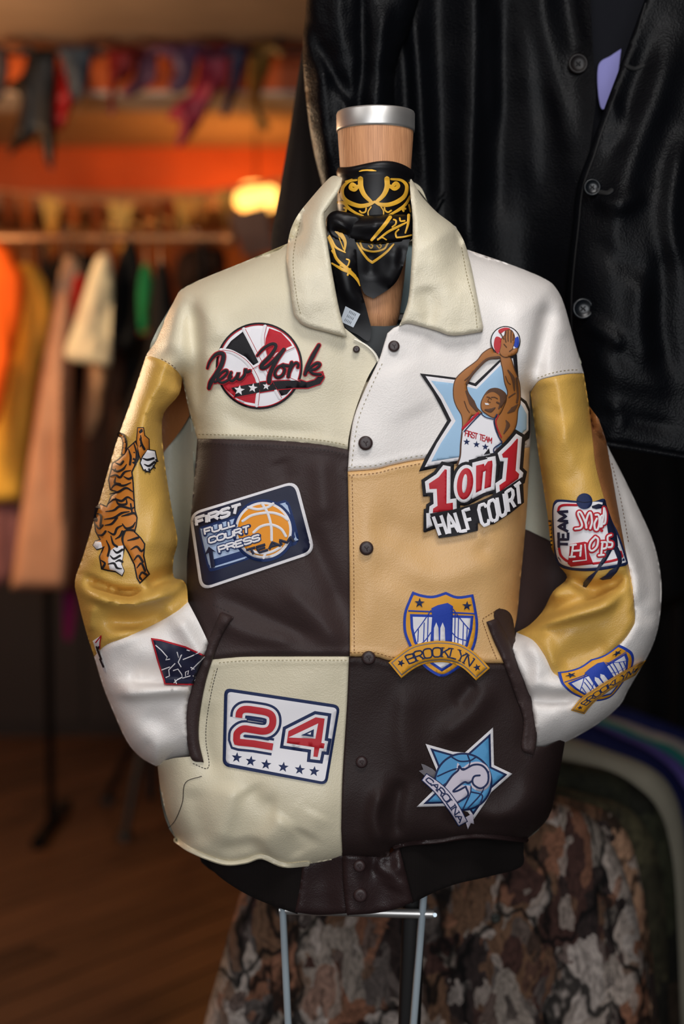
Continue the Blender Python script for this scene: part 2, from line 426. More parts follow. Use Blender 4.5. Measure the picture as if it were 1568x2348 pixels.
FOLDS_T = [
    ([(438, 668), (446, 760), (452, 880), (448, 960)], -0.020, 26, 16), ([(420, 672), (400, 740), (385, 820)], 0.010, 26), ([(478, 640), (482, 720), (500, 800)], 0.006, 30),
    ([(1262, 680), (1244, 760), (1226, 850), (1220, 890)], -0.020, 16, 24), ([(1282, 680), (1300, 780)], 0.006, 22), ([(1200, 650), (1190, 760), (1200, 850)], 0.006, 34),
    # tan front panel
    ([(830, 1180), (960, 1230), (1120, 1150)], -0.004, 40), ([(905, 1270), (1010, 1330), (1180, 1260)], 0.004, 34), ([(1090, 1240), (1180, 1330)], -0.004, 22), ([(850, 1320), (960, 1400), (1080, 1370)], 0.003, 34), ([(840, 1110), (845, 1480)], 0.003, 26),
    # brown front panel
    ([(690, 1180), (740, 1290), (790, 1420)], -0.007, 26), ([(640, 1340), (720, 1410), (790, 1490)], 0.006, 26), ([(480, 1360), (580, 1400), (740, 1480)], -0.006, 22), ([(470, 1400), (560, 1450), (700, 1480)], 0.005, 20), ([(730, 1040), (745, 1200)], 0.004, 24), ([(640, 1050), (660, 1110)], -0.003, 24),
    # lower cream panel
    ([(540, 1790), (520, 1870), (500, 1945)], 0.008, 40, 22), ([(440, 1800), (450, 1870), (480, 1940)], -0.007, 26), ([(570, 1800), (600, 1840), (640, 1850)], -0.006, 34, 22), ([(660, 1870), (620, 1920), (590, 1955)], 0.009, 26, 50), ([(700, 1900), (680, 1940), (690, 1965)], -0.005, 30), ([(730, 1860), (700, 1920)], 0.004, 30), ([(480, 1600), (470, 1700), (500, 1790)], -0.006, 22), ([(610, 1955), (580, 1935), (500, 1950)], -.006, 12, 20),
    # lower brown panel
    ([(935, 1560), (925, 1680), (950, 1800)], 0.006, 26, 40), ([(1130, 1560), (1080, 1640), (1000, 1700)], 0.007, 26), ([(1090, 1560), (1040, 1620)], -0.005, 20), ([(880, 1800), (860, 1880), (885, 1950)], 0.010, 22, 14), ([(920, 1780), (905, 1870), (912, 1930)], -0.010, 18), ([(1100, 1900), (1180, 1860), (1240, 1790)], 0.008, 34), ([(1000, 1870), (1100, 1895), (1200, 1890)], -0.006, 20), ([(1180, 1560), (1215, 1640), (1205, 1740)], -0.006, 22),
    ([(560, 760), (700, 900)], 0.003, 60), ([(900, 830), (960, 960)], 0.0035, 50), ([(480, 930), (600, 985), (760, 1000)], -.0025, 22), ([(960, 780), (1090, 830)], -.003, 30),
]
SEAMS_T = [catmull(YOKE_L, False, 4), catmull(YOKE_R, False, 4), catmull(MID_L, False, 4), catmull(MID_R, False, 4)]
def body_depth(px, py, folds=True, seams=True):
    px = np.asarray(px, float); py = np.asarray(py, float); P = np.stack([px, py], 1)
    dT, _ = poly_dist(P, TOP_SIL); dL, _ = poly_dist(P, SIDE_L); dR, _ = poly_dist(P, SIDE_R)
    f = dome(dT, 135, 2.2) * dome(np.minimum(dL, dR), 85, 2.4)
    y = MID - RAD * f + 0.020 * ((px - 800) / 400.0) ** 2 + 0.006 * sstep(py, 900, 500)
    dB, _ = poly_dist(P, BOTTOM_T); y = y + 0.022 * (1 - dome(dB, 60)) * (py > 1800)
    y = y - 0.014 * np.exp(-((py - 1840) / 90.0) ** 2) * np.exp(-((px - 640) / 230.0) ** 2)
    if folds:
        y = y - apply_folds(px, py, FOLDS_T) - 0.0016 * wobble(px, py, 3, 260, 2)
        for s in (SEAMS_T if seams else ()):
            d, _, sd = poly_dist(P, s, side=True); y = y + 0.0022 * np.exp(-(d / 3.2) ** 2) - 0.0011 * np.exp(-((d - 11) / 7.0) ** 2)
    return y
def back_depth(px, py): b = body_plain(px, py); return np.maximum(2 * MID - b + 0.012, b + 0.010)
body_calc = body_depth
body_depth = table(body_calc, 320, 1360, 380, 2010, 3.0)
body_cloth = table(lambda x, y: body_calc(x, y, True, False), 320, 1360, 600, 2010, 4.0)
body_plain = table(lambda x, y: body_calc(x, y, False), 320, 1360, 380, 2010, 8.0)

# sleeves ---------------------------------------------------------
SL_OUT = [(335, 815), (300, 920), (265, 1020), (228, 1150), (193, 1268), (172, 1332), (180, 1380), (198, 1450), (216, 1505), (236, 1572), (254, 1618), (290, 1698), (322, 1736), (358, 1757)]
SL_BOT = [(358, 1757), (385, 1748), (450, 1738), (500, 1730)]
SL_IN = [(500, 1600), (486, 1500), (462, 1440), (431, 1380), (428, 1345), (418, 1330), (398, 1322), (398, 1280), (407, 1240), (396, 1180), (380, 1080), (371, 990), (377, 945), (410, 905), (418, 868)]
SIL_SL = np.vstack([catmull(SL_OUT, False, 5), catmull(SL_BOT, False, 4)[1:], catmull(SL_IN, False, 5)])
FOLDS_SL = [
    ([(190, 1318), (225, 1338), (280, 1356), (335, 1356)], -0.034, 20, 8), ([(182, 1346), (230, 1372), (300, 1382), (370, 1366), (424, 1342)], 0.024, 13, 26), ([(335, 1352), (375, 1330), (412, 1316)], -0.026, 9, 22),
    ([(225, 1420), (320, 1428), (400, 1402)], -0.022, 22), ([(214, 1385), (204, 1450)], 0.012, 12), ([(255, 1455), (330, 1440), (410, 1400)], 0.004, 12),
    ([(290, 1560), (370, 1564), (450, 1564)], -0.020, 7, 26), ([(252, 1582), (300, 1590), (380, 1584), (450, 1580)], 0.020, 14, 26), ([(250, 1500), (300, 1540), (340, 1560)], -0.005, 30), ([(400, 1410), (440, 1470), (470, 1520)], 0.010, 20), ([(300, 1480), (340, 1500), (400, 1480)], 0.004, 24),
    ([(280, 1640), (330, 1700), (400, 1730)], 0.006, 26), ([(330, 1630), (420, 1690)], -0.004, 26), ([(300, 1740), (350, 1700)], -.004, 14),
    ([(384, 940), (350, 1010), (330, 1100)], -0.006, 28), ([(420, 880), (392, 925), (372, 950)], 0.010, 14), ([(375, 1120), (360, 1200), (330, 1280)], 0.006, 24), ([(200, 1270), (240, 1290), (300, 1310)], .005, 20),
]
SEAM_SL1 = [(335, 815), (356, 820), (378, 830), (405, 850), (418, 868)]
SEAM_SL2 = [(431, 1380), (402, 1404), (352, 1432), (292, 1460), (245, 1478), (216, 1505)]
def sleeve_l_depth(px, py, seams=True):
    px = np.asarray(px, float); py = np.asarray(py, float); P = np.stack([px, py], 1)
    d1, _ = poly_dist(P, catmull(SL_OUT, False, 5)); d2, _ = poly_dist(P, catmull(SL_BOT, False, 4)); d3, _ = poly_dist(P, catmull(SL_IN[4:], False, 5))
    d = np.minimum(np.minimum(d1, d2), d3)
    y = MID - 0.078 * dome(d, 92, 2.2) + 0.014 * np.exp(-((py - 840) / 90) ** 2) - 0.012 * sstep(py, 1000, 1330) 
    dW, _, sW = poly_dist(P, catmull([(520, 1370), (505, 1402), (468, 1490), (436, 1572), (424, 1640), (429, 1700), (440, 1760)], False, 4), side=True)
    y = y + np.where((sW < 0) & (py > 1370), 0.055 * sstep(dW, -4, 22), 0)
    y = y - apply_folds(px, py, FOLDS_SL) - 0.0018 * wobble(px, py, 8, 130, 2)
    for s in ((SEAM_SL1, SEAM_SL2) if seams else ()):
        dd, _ = poly_dist(P, catmull(s, False, 4)); y = y + 0.003 * np.exp(-(dd / 3.5) ** 2) - 0.001 * np.exp(-((dd - 11) / 7.0) ** 2)
    return y
sl_calc = sleeve_l_depth; sleeve_l_depth = table(sl_calc, 150, 520, 800, 1780, 3.0); sl_cloth = table(lambda x, y: sl_calc(x, y, False) - .0006, 150, 520, 800, 1780, 4.0)
def mirror(fn, mid):
    return lambda px, py: np.maximum(2 * mid - fn(px, py), mid + 0.004)
SR_OUT = [(1338, 856), (1350, 930), (1362, 985), (1392, 1020), (1425, 1085), (1466, 1170), (1500, 1250), (1516, 1335), (1512, 1420), (1496, 1480), (1470, 1530), (1440, 1582), (1420, 1618), (1370, 1660), (1300, 1700), (1222, 1731)]
SR_IN = [(1160, 1740), (1160, 1600), (1172, 1500), (1184, 1450), (1215, 1432), (1245, 1400), (1268, 1356), (1300, 1325), (1278, 1292), (1266, 1250), (1255, 1180), (1240, 1080), (1226, 980), (1216, 900)]
FOLDS_SR = [
    ([(1300, 1326), (1350, 1345), (1400, 1338), (1440, 1316)], -0.024, 18, 12), ([(1225, 1415), (1300, 1390), (1360, 1370), (1405, 1348)], -0.032, 11, 24), ([(1215, 1440), (1310, 1414), (1390, 1390), (1425, 1350)], 0.020, 11, 30),
    ([(1300, 1322), (1280, 1345), (1262, 1375)], 0.012, 14), ([(1270, 1520), (1330, 1500), (1400, 1470)], -0.008, 26), ([(1245, 1440), (1262, 1500), (1275, 1545)], 0.006, 16),
    ([(1235, 1110), (1280, 1020), (1335, 930)], 0.006, 22), ([(1250, 930), (1300, 960), (1340, 985)], -0.003, 16), ([(1290, 1130), (1330, 1060), (1356, 980)], -0.004, 20),
    ([(1190, 1600), (1260, 1606), (1330, 1600)], -0.012, 14), ([(1200, 1560), (1270, 1572), (1330, 1580)], 0.010, 22), ([(1210, 1680), (1300, 1640)], .004, 26), ([(1196, 1470), (1225, 1500), (1240, 1560)], .008, 18),
    ([(1440, 1390), (1480, 1410), (1510, 1415)], -0.006, 16), ([(1430, 1180), (1470, 1280), (1480, 1380)], 0.006, 30), ([(1400, 1050), (1420, 1140), (1440, 1260), (1452, 1360)], -0.006, 12),
]
SEAM_SR1 = [(1216, 900), (1235, 874), (1262, 865), (1300, 858), (1338, 856)]
SEAM_SR2 = [(1184, 1450), (1222, 1468), (1248, 1502), (1272, 1546), (1310, 1548), (1360, 1522), (1420, 1478), (1448, 1442), (1456, 1412), (1446, 1324), (1433, 1258), (1413, 1146), (1391, 1018)]
EDGE_SR = [(1350, 930), (1360, 1020), (1366, 1070), (1386, 1146), (1410, 1222), (1440, 1300), (1450, 1360)]
def sleeve_r_depth(px, py, seams=True):
    px = np.asarray(px, float); py = np.asarray(py, float); P = np.stack([px, py], 1)
    d1, _ = poly_dist(P, catmull(SR_OUT, False, 5)); d3, _ = poly_dist(P, catmull(SR_IN[3:], False, 5))
    d = np.minimum(d1, d3)
    y = MID - 0.078 * dome(d, 92, 2.2) + 0.014 * np.exp(-((py - 850) / 90) ** 2) 
    dW, _, sW = poly_dist(P, catmull([(1130, 1390), (1140, 1417), (1167, 1468), (1190, 1529), (1213, 1585), (1228, 1650), (1230, 1700), (1220, 1745)], False, 4), side=True)
    y = y + np.where((sW > 0) & (py > 1390), 0.055 * sstep(dW, -4, 22), 0)
    dE, _, sd = poly_dist(P, catmull(EDGE_SR, False, 4), side=True)
    out = (sd < 0) & (py > 930) & (py < 1430)
    fade = sstep(py, 1440, 1250)
    y = y + np.where(out, 0.045 * sstep(dE, 3, 44) + 0.012, 0.012 * np.exp(-dE / 16.0)) * fade
    y = y - apply_folds(px, py, FOLDS_SR) - 0.0018 * wobble(px, py, 9, 130, 2)
    for s in ((SEAM_SR1, SEAM_SR2) if seams else ()):
        dd, _ = poly_dist(P, catmull(s, False, 4)); y = y + 0.003 * np.exp(-(dd / 3.5) ** 2) - 0.001 * np.exp(-((dd - 11) / 7.0) ** 2)
    return y

sr_calc = sleeve_r_depth; sleeve_r_depth = table(sr_calc, 1140, 1530, 840, 1760, 3.0); sr_cloth = table(lambda x, y: sr_calc(x, y, False) - .001, 1140, 1530, 840, 1760, 4.0)
jk = Root('varsity_jacket', tuple(at(800, 2090, 1.70)), 'patchwork leather jacket in cream, tan and brown covered with basketball patches', 'jacket')
def jpart(name, poly, depth, m, parent=None, label=None, step=8, off=0.0, thick=0.0025, pillow=0.0, pw=6, back=None):
    V, F = sheet(poly, depth, step, off, thick, pillow, pw, back, rims=(1.6, 4.2) if step == 7 and name != 'pocket_welt' else ())
    return jk.part(name, V, F, m, parent, label)
C = lambda pts, n=4: [tuple(p) for p in catmull(pts, False, n)]
# ---- back, lining, side panels
SILP = smooth_poly([(690, 500), (764, 420), (850, 416), (944, 424), (1000, 490), (1070, 572), (1180, 612), (1262, 652), (1300, 760), (1330, 850), (1216, 900), (1214, 1040), (1200, 1250), (1180, 1420), (1240, 1580), (1290, 1650), (1275, 1800), (1206, 1926),
    (1000, 1926), (780, 1966), (510, 1970), (404, 1925), (366, 1810), (380, 1680), (430, 1480), (428, 1300), (445, 1100), (418, 868), (340, 815), (398, 692), (430, 655), (560, 600), (660, 558)], 4)
V, F = tri_fill(SILP, 18)
jk.part('back_panel', unproject(V[:, 0], V[:, 1], back_depth(V[:, 0], V[:, 1])), F, M_LIVER, label='pale back of the jacket')
lin_m = mat('lining_satin', (178, 206, 214), .35, grain='noise', gs=900, gstr=.05, spec=.5)
jpart('lining', smooth_poly([(730, 520), (800, 520), (930, 520), (990, 540), (1000, 700), (960, 790), (860, 830), (770, 790), (735, 640)]), lambda x, y: 1.815 - 0.02 * ((x - 850) / 130.0) ** 2, lin_m, label='pale blue satin lining', step=16)
jpart('collar_stand', smooth_poly([(745, 440), (780, 412), (850, 408), (940, 415), (975, 450), (985, 540), (860, 555), (735, 545)]), lambda x, y: 1.812 - 0.025 * ((x - 855) / 120.0) ** 2, M_COLLAR, label='inside of the cream collar', step=12)
lb = jpart('neck_label', [(880, 718), (960, 718), (960, 742), (880, 742)], lambda x, y: 1.811 - 0.02 * ((x - 850) / 130.0) ** 2, T_BLACK, step=12, thick=.001)
jpart('label_strip', [(884, 721), (958, 721), (958, 733), (884, 733)], lambda x, y: 1.8095 - 0.02 * ((x - 850) / 130.0) ** 2, T_WHITE, lb, 'pale woven strip on the neck label', step=12, thick=.0008)
jpart('front_lining', smooth_poly([(770, 752), (830, 748), (880, 748), (955, 752), (955, 830), (870, 870), (795, 815)]), lambda x, y: 1.714 + 0 * x, mat('dark_lining', (40, 44, 46), .6), step=14)
V, F = sheet(smooth_poly([(340, 880), (470, 880), (470, 1420), (396, 1420), (360, 1100)]), lambda x, y: 1.775 + 0.05 * sstep(x, 470, 380) + .006 * np.sin(x * .08), 14, 0, .003)
jk.part('side_panel', V, F, M_LIVER)
V, F = sheet(smooth_poly([(352, 880), (432, 880), (440, 940), (385, 1025), (356, 1040)]), lambda x, y: 1.767 + 0.05 * sstep(x, 470, 380), 14, 0, .003)
jk.part('side_panel', V, F, M_RUST)
V, F = sheet(smooth_poly([(1170, 880), (1300, 880), (1320, 1330), (1280, 1440), (1160, 1480)]), lambda x, y: 1.78 + 0.03 * sstep(x, 1180, 1260) + .006 * np.sin(x * .07), 14, 0, .003)
jk.part('side_panel', V, F, M_LIVER)
V, F = sheet(smooth_poly([(1160, 1230), (1240, 1230), (1300, 1290), (1290, 1440), (1160, 1480)]), lambda x, y: 1.772 + 0.03 * sstep(x, 1180, 1260), 14, 0, .003)
jk.part('side_panel', V, F, M_BROWN)
# ---- front panels
up_l = C([(797, 1031), (800, 1000), (815, 940), (840, 872), (866, 826)]) + [(852, 800), (822, 778), (790, 752), (762, 690), (744, 600), (735, 520), (700, 500)]
yl = np.array(C(YOKE_L)[:-1] + up_l + C([(660, 558), (560, 600), (430, 655), (398, 692), (356, 778), (335, 815)]) + C(SEAM_SL1)[1:-1] + C([(418, 868), (432, 935), (452, 1006)])[:-1])
UND = lambda x, y: body_depth(x, y) + 0.004 * sstep(x, 740, 800)
p_yl = jpart('front_panel', yl, UND, M_CREAM, label='cream leather shoulder panel', step=7)
ur_in = [(960, 520), (952, 640), (948, 720), (925, 742), (902, 752), (888, 764)] + C([(880, 790), (868, 827), (838, 890), (812, 955), (802, 1015), (797, 1081)])
yr = np.array(C(YOKE_R)[1:-1] + C([(1215, 1025), (1217, 980), (1216, 900)]) + C(SEAM_SR1)[1:-1] + C([(1338, 856), (1312, 765), (1292, 695), (1274, 660), (1250, 640), (1180, 610), (1070, 572)]) + [(1045, 520), (1000, 490)] + ur_in)
OVER = lambda x, y: body_depth(x, y) - 0.0045 * sstep(x, 1000, 860) - 0.001
p_yr = jpart('front_panel', yr, OVER, M_WHITE, label='white leather shoulder panel', step=7, pillow=.002, pw=5, thick=.004)
rl = C([(802, 1505), (801, 1300), (797, 1081)])
p_tr = jpart('front_panel', np.array(C(YOKE_R)[:-1] + C([(1215, 1025), (1209, 1150), (1201, 1250), (1192, 1340), (1184, 1420), (1168, 1480), (1162, 1521)])[:-1] + C(MID_R)[::-1][:-1] + rl[:-1]), OVER, M_TAN, label='tan leather middle panel', step=7, pillow=.002, pw=5, thick=.004)
p_br = jpart('front_panel', np.array(C(MID_R)[:-1] + C([(1162, 1521), (1186, 1570), (1206, 1630), (1214, 1680), (1210, 1722)])[:-1] + [(1250, 1712)] + C([(1296, 1690), (1292, 1720), (1277, 1800), (1257, 1875), (1207, 1925)])[:-1] + C([(1207, 1925), (1090, 1916), (1000, 1928), (905, 1940), (892, 1962), (880, 1966)])[:-1] + [(785, 1962)] + C([(782, 1900), (785, 1780), (795, 1620), (800, 1506)])[:-1]), OVER, M_BROWN2, label='dark brown leather lower panel', step=7, pillow=.002, pw=5, thick=.004)
p_bl = jpart('front_panel', np.array(C(YOKE_L)[:-1] + [(797, 1031), (815, 1040), (818, 1500), (802, 1505)] + C(MID_L)[::-1][1:] + C([(470, 1514), (455, 1470), (434, 1400), (428, 1300), (436, 1200), (445, 1100), (452, 1006)])[1:-1]), UND, M_BROWN, label='dark brown leather middle panel', step=7)
p_cl = jpart('front_panel', np.array(C(MID_L)[:-1] + [(802, 1505), (818, 1510), (812, 1700), (800, 1900), (792, 1966), (780, 1968)] + C([(780, 1968), (700, 1982), (650, 1982), (600, 1963), (560, 1974), (510, 1976), (440, 1950), (404, 1925)])[1:] + C([(404, 1925), (382, 1870), (368, 1810), (360, 1748)])[1:] + [(400, 1738), (446, 1734)] + C([(440, 1690), (438, 1640), (450, 1575), (470, 1514)])[:-1]), UND, M_CREAM, label='cream leather lower panel', step=7)
# rolled seam above the hem
def jstroke(name, pts, w, depth, m, off=0.0, h=0.004, parent=None, closed=False, smooth=True, kind=None, label=None):
    V, F, pr = stroke2(pts, w, 6, smooth, True, closed)
    d = depth(V[:, 0], V[:, 1]) - off - h * pr
    return jk.part(name, unproject(V[:, 0], V[:, 1], d), F, m, parent, label, kind=kind)
jstroke('hem_piping', [(404, 1926), (440, 1950), (510, 1977), (560, 1975), (600, 1964), (650, 1983), (705, 1980)], 13, body_depth, M_CREAM, -.002, .007)
jstroke('hem_piping', [(905, 1942), (940, 1933), (1000, 1929), (1090, 1917), (1206, 1926)], 12, body_depth, M_DKBROWN, -.001, .006)
# ---- knitted hem and snap tabs
def hem_depth(px, py): return 1.680 + 0.02 * sstep(py, 1960, 1915) + 0.075 * np.abs((np.asarray(px, float) - 815) / 400.0) ** 2.4 + 0.004 * np.sin(np.asarray(px) * .045) + 0.0016 * wobble(px, py, 21, 120, 2)
jpart('hem_rib', smooth_poly([(474, 1950), (474, 1950), (482, 1985), (505, 2012), (560, 2048), (620, 2075), (682, 2096), (682, 2096), (710, 1960), (710, 1960)]), hem_depth, M_RIB, label='dark knitted waistband', step=10, thick=.004)
jpart('hem_rib', smooth_poly([(905, 1925), (905, 1925), (1200, 1912), (1200, 1912), (1200, 1950), (1194, 1988), (1120, 2010), (1050, 2026), (1000, 2044), (944, 2072), (944, 2072)]), hem_depth, M_RIB, label='dark knitted waistband', step=10, thick=.004)
V, F = sheet(smooth_poly([(470, 1960), (820, 1990), (1150, 1940), (1140, 1975), (1000, 2020), (800, 2050), (560, 2030)]), lambda x, y: 1.83 - 0.06 * np.abs((x - 815) / 400.0) ** 2.2, 18, 0, .004)
jk.part('hem_rib', V, F, M_RIB)
jpart('hem_tab', smooth_poly([(696, 1960), (696, 1960), (688, 2030), (676, 2092), (676, 2092), (730, 2098), (800, 2094), (800, 2094), (800, 1955), (800, 1955)]), hem_depth, M_DKBROWN, label='brown leather end of the waistband', step=9, off=.003, pillow=.002, pw=8)
TAB_F = [([(880, 1945), (868, 1985), (905, 2000), (925, 1960)], .006, 14), ([(900, 2040), (915, 2010)], .005, 26), ([(862, 1960), (850, 2010)], -.006, 12)]
tab_depth = lambda x, y: hem_depth(x, y) - apply_folds(x, y, TAB_F)
jpart('hem_tab', smooth_poly([(784, 1955), (784, 1955), (786, 2020), (794, 2092), (802, 2098), (802, 2098), (860, 2094), (910, 2084), (947, 2068), (947, 2068), (930, 2000), (914, 1938), (914, 1938), (890, 1958), (850, 1962)]), tab_depth, M_DKBROWN, label='brown leather snap tab of the waistband', step=8, off=.010, pillow=.003, pw=9, thick=.004)
# ---- sleeves
sl_up = np.array(C(SEAM_SL1)[:-1] + C([(418, 868), (410, 905), (377, 945), (371, 990), (380, 1080), (396, 1180), (407, 1240), (398, 1280), (398, 1322), (418, 1330), (428, 1345), (431, 1380)])[:-1] + C(SEAM_SL2)[:-1] + C([(216, 1505), (198, 1450), (180, 1380), (172, 1332), (193, 1268), (228, 1150), (265, 1020), (300, 920), (335, 815)])[:-1])
s_l = jpart('sleeve', sl_up, sleeve_l_depth, M_MUST, label='mustard leather sleeve bent into the pocket beside the tiger', step=7, back=mirror(sleeve_l_depth, MID))
jpart('cuff_panel', np.array(C(SEAM_SL2)[:-1] + C([(216, 1505), (236, 1572), (254, 1618), (290, 1698), (322, 1736), (358, 1757)])[:-1] + C(SL_BOT)[:-1] + C([(500, 1730), (500, 1600), (486, 1500), (462, 1440), (431, 1380)])[:-1]), sleeve_l_depth, M_WHITE, s_l, 'white leather lower sleeve', step=7, back=mirror(sleeve_l_depth, MID + .02))
sr_tan = np.array(C(SEAM_SR1)[::-1][:-1] + C(SR_IN)[::-1][:-12] [:0] + C([(1216, 900), (1226, 980), (1240, 1080), (1255, 1180), (1266, 1250), (1278, 1292), (1300, 1325), (1268, 1356), (1245, 1400), (1215, 1432), (1184, 1450)])[:-1] + C(SEAM_SR2)[:C(SEAM_SR2).index((1456.0, 1412.0)) + 1] + C([(1456, 1412), (1452, 1360), (1440, 1300), (1410, 1222), (1386, 1146), (1366, 1070), (1360, 1020), (1350, 930), (1338, 856)])[1:-1])
s_r = jpart('sleeve', sr_tan, sleeve_r_depth, M_MUST, label='mustard leather sleeve bent into the pocket beside the black jacket', step=7, thick=.003)
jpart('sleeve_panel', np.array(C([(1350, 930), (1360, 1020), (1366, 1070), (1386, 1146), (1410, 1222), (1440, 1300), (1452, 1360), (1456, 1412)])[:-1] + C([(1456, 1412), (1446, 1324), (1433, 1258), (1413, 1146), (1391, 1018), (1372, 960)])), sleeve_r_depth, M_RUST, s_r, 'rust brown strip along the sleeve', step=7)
sr_w = np.array(C([(1372, 960), (1392, 1020), (1425, 1085), (1466, 1170), (1500, 1250), (1516, 1335), (1512, 1420), (1496, 1480), (1470, 1530), (1440, 1582), (1420, 1618), (1370, 1660), (1300, 1700), (1222, 1731)])[:-1] + [(1222, 1731), (1160, 1740), (1160, 1600), (1172, 1500)] + C(SEAM_SR2)[:-1] + [(1391, 1018)])
jpart('cuff_panel', sr_w, sleeve_r_depth, M_WHITE, s_r, 'white leather outer and lower sleeve', step=7, back=lambda x, y: np.maximum(2 * (MID + .03) - sleeve_r_depth(x, y), sleeve_r_depth(x, y) + .003))
# ---- pocket welts
WELT = lambda x, y: body_depth(x, y) - .008
jpart('pocket_welt', smooth_poly([(506, 1402), (506, 1402), (536, 1414), (536, 1414), (510, 1455), (488, 1510), (470, 1570), (458, 1640), (456, 1695), (467, 1748), (467, 1748), (440, 1742), (429, 1700), (424, 1640), (436, 1572), (468, 1490)]), WELT, M_BROWN, label='brown pocket welt', step=7, pillow=.004, pw=8, thick=.006)
jpart('pocket_welt', smooth_poly([(1115, 1426), (1115, 1426), (1140, 1417), (1140, 1417), (1167, 1468), (1190, 1529), (1213, 1585), (1228, 1650), (1230, 1700), (1223, 1732), (1223, 1732), (1196, 1716), (1200, 1650), (1180, 1590), (1154, 1519), (1131, 1468)]), WELT, M_BROWN, label='brown pocket welt', step=7, pillow=.004, pw=8, thick=.006)
jpart('pocket_facing', smooth_poly([(1132, 1412), (1150, 1396), (1176, 1420), (1182, 1520), (1160, 1480)]), lambda x, y: body_depth(x, y) - .003, M_BROWN, step=8)
# ---- collar
CF = [([(700, 560), (690, 640), (720, 730)], .004, 30), ([(760, 430), (720, 500), (700, 600)], .008, 26), ([(960, 460), (1000, 540), (1010, 640)], .008, 40), ([(975, 650), (985, 720), (960, 740)], -.006, 26), ([(1040, 560), (1060, 680)], -.003, 24), ([(775, 430), (748, 500), (760, 560)], -.005, 12)]
col_l = smooth_poly([(764, 403), (784, 408), (784, 408), (779, 432), (752, 478), (743, 494), (749, 544), (761, 621), (779, 715), (797, 774), (797, 774), (753, 763), (700, 748), (678, 729), (671, 709), (665, 659), (657, 602), (659, 563), (667, 525), (684, 491), (715, 452), (745, 418)], 5)
col_r = smooth_poly([(940, 412), (948, 418), (967, 450), (1002, 487), (1040, 517), (1063, 552), (1078, 602), (1090, 659), (1101, 716), (1108, 750), (1108, 750), (1106, 761), (1106, 761), (1040, 770), (1002, 759), (956, 746), (933, 742), (915, 747), (915, 747), (925, 722), (937, 678), (944, 582), (946, 506), (941, 449)], 5)
def collar_depth(px, py):
    return np.minimum(body_plain(px, py), 1.74) - 0.014 - apply_folds(px, py, CF) - 0.0012 * wobble(px, py, 5, 90, 2)
cl = jpart('collar', col_l, collar_depth, M_COLLAR, label='cream leather collar leaf', step=6, off=.002, pillow=.006, pw=10, thick=.007)
cr = jpart('collar', col_r, collar_depth, M_COLLAR, label='cream leather collar leaf', step=6, off=.002, pillow=.006, pw=10, thick=.007)
# ---- stitching: short dashes along the seams
def dashes(line, depth, gap=9.0, ln=4.5, w=1.6, off=.0008):
    P = catmull(line, False, 6) if len(line) > 2 else np.asarray(line, float)
    seg = np.linalg.norm(np.diff(P, axis=0), axis=1); cum = np.concatenate([[0], np.cumsum(seg)]); out = []
    for s in np.arange(2, cum[-1] - ln, gap):
        a = np.array([np.interp(s, cum, P[:, 0]), np.interp(s, cum, P[:, 1])]); b = np.array([np.interp(s + ln, cum, P[:, 0]), np.interp(s + ln, cum, P[:, 1])])
        n = b - a; n = np.array([n[1], -n[0]]) / max(np.linalg.norm(n), 1e-6) * w / 2
        out.append([a - n, b - n, b + n, a + n])
    Q = np.array(out).reshape(-1, 2); d = depth(Q[:, 0], Q[:, 1]) - off
    return unproject(Q[:, 0], Q[:, 1], d), [(4 * i, 4 * i + 1, 4 * i + 2, 4 * i + 3) for i in range(len(out))]
T_CREAM = mat('thread_cream', (150, 138, 104), .7); T_BROWNT = mat('thread_brown', (36, 26, 26), .7); T_TANT = mat('thread_tan', (120, 78, 36), .7)
def stitch(line, depth, m, parent, **k):
    V, F = dashes(line, depth, **k); jk.part('stitching', V, F, m, parent, smooth=False, kind='stuff')
sh = lambda L, dx, dy: [(x + dx, y + dy) for x, y in L]
stitch(sh(YOKE_L, 0, -10), UND, T_CREAM, p_yl); stitch(sh(YOKE_L, 0, 11), UND, T_BROWNT, p_bl)
stitch(sh(YOKE_R, 0, -9), OVER, T_CREAM, p_yr, gap=12); stitch(sh(YOKE_R[:4], 0, 9), OVER, T_TANT, p_tr)
stitch(sh(MID_L[1:], 0, -10), UND, T_BROWNT, p_bl); stitch(sh(MID_L[1:], 0, 9), UND, T_CREAM, p_cl)
stitch(sh(MID_R[:-1], 0, -9), OVER, T_TANT, p_tr); stitch(sh(MID_R[:-1], 0, 10), OVER, T_BROWNT, p_br)
stitch([(807, 1090), (811, 1300), (812, 1495)], OVER, T_TANT, p_tr); stitch([(808, 1520), (803, 1650), (795, 1800), (792, 1950)], OVER, T_BROWNT, p_br)
stitch([(806, 1070), (813, 1010), (824, 955), (850, 890), (878, 830)], OVER, T_CREAM, p_yr, gap=11)
stitch([(499, 1530), (486, 1580), (474, 1650), (472, 1700), (478, 1760), (440, 1750)], UND, T_BROWNT, p_cl, gap=7); stitch([(492, 1535), (478, 1590)], UND, T_CREAM, p_cl)
stitch([(1105, 1420), (1150, 1392)], OVER, T_TANT, p_tr, gap=7); stitch([(1105, 1420), (1122, 1470), (1140, 1515)], OVER, T_TANT, p_tr, gap=7)
stitch([(486, 1385), (530, 1405)], UND, T_BROWNT, p_bl)
CD = lambda x, y: collar_depth(x, y) - .002
stitch([(690, 500), (676, 560), (672, 610), (680, 680), (690, 725)], CD, T_CREAM, cl, gap=8); stitch([(1058, 565), (1072, 640), (1088, 700), (1094, 752)], CD, T_CREAM, cr, gap=8)
stitch([(368, 822), (395, 838), (412, 856)], sleeve_l_depth, T_TANT, s_l)
stitch([(1230, 868), (1262, 856), (1300, 849), (1332, 848)], OVER, T_CREAM, p_yr)
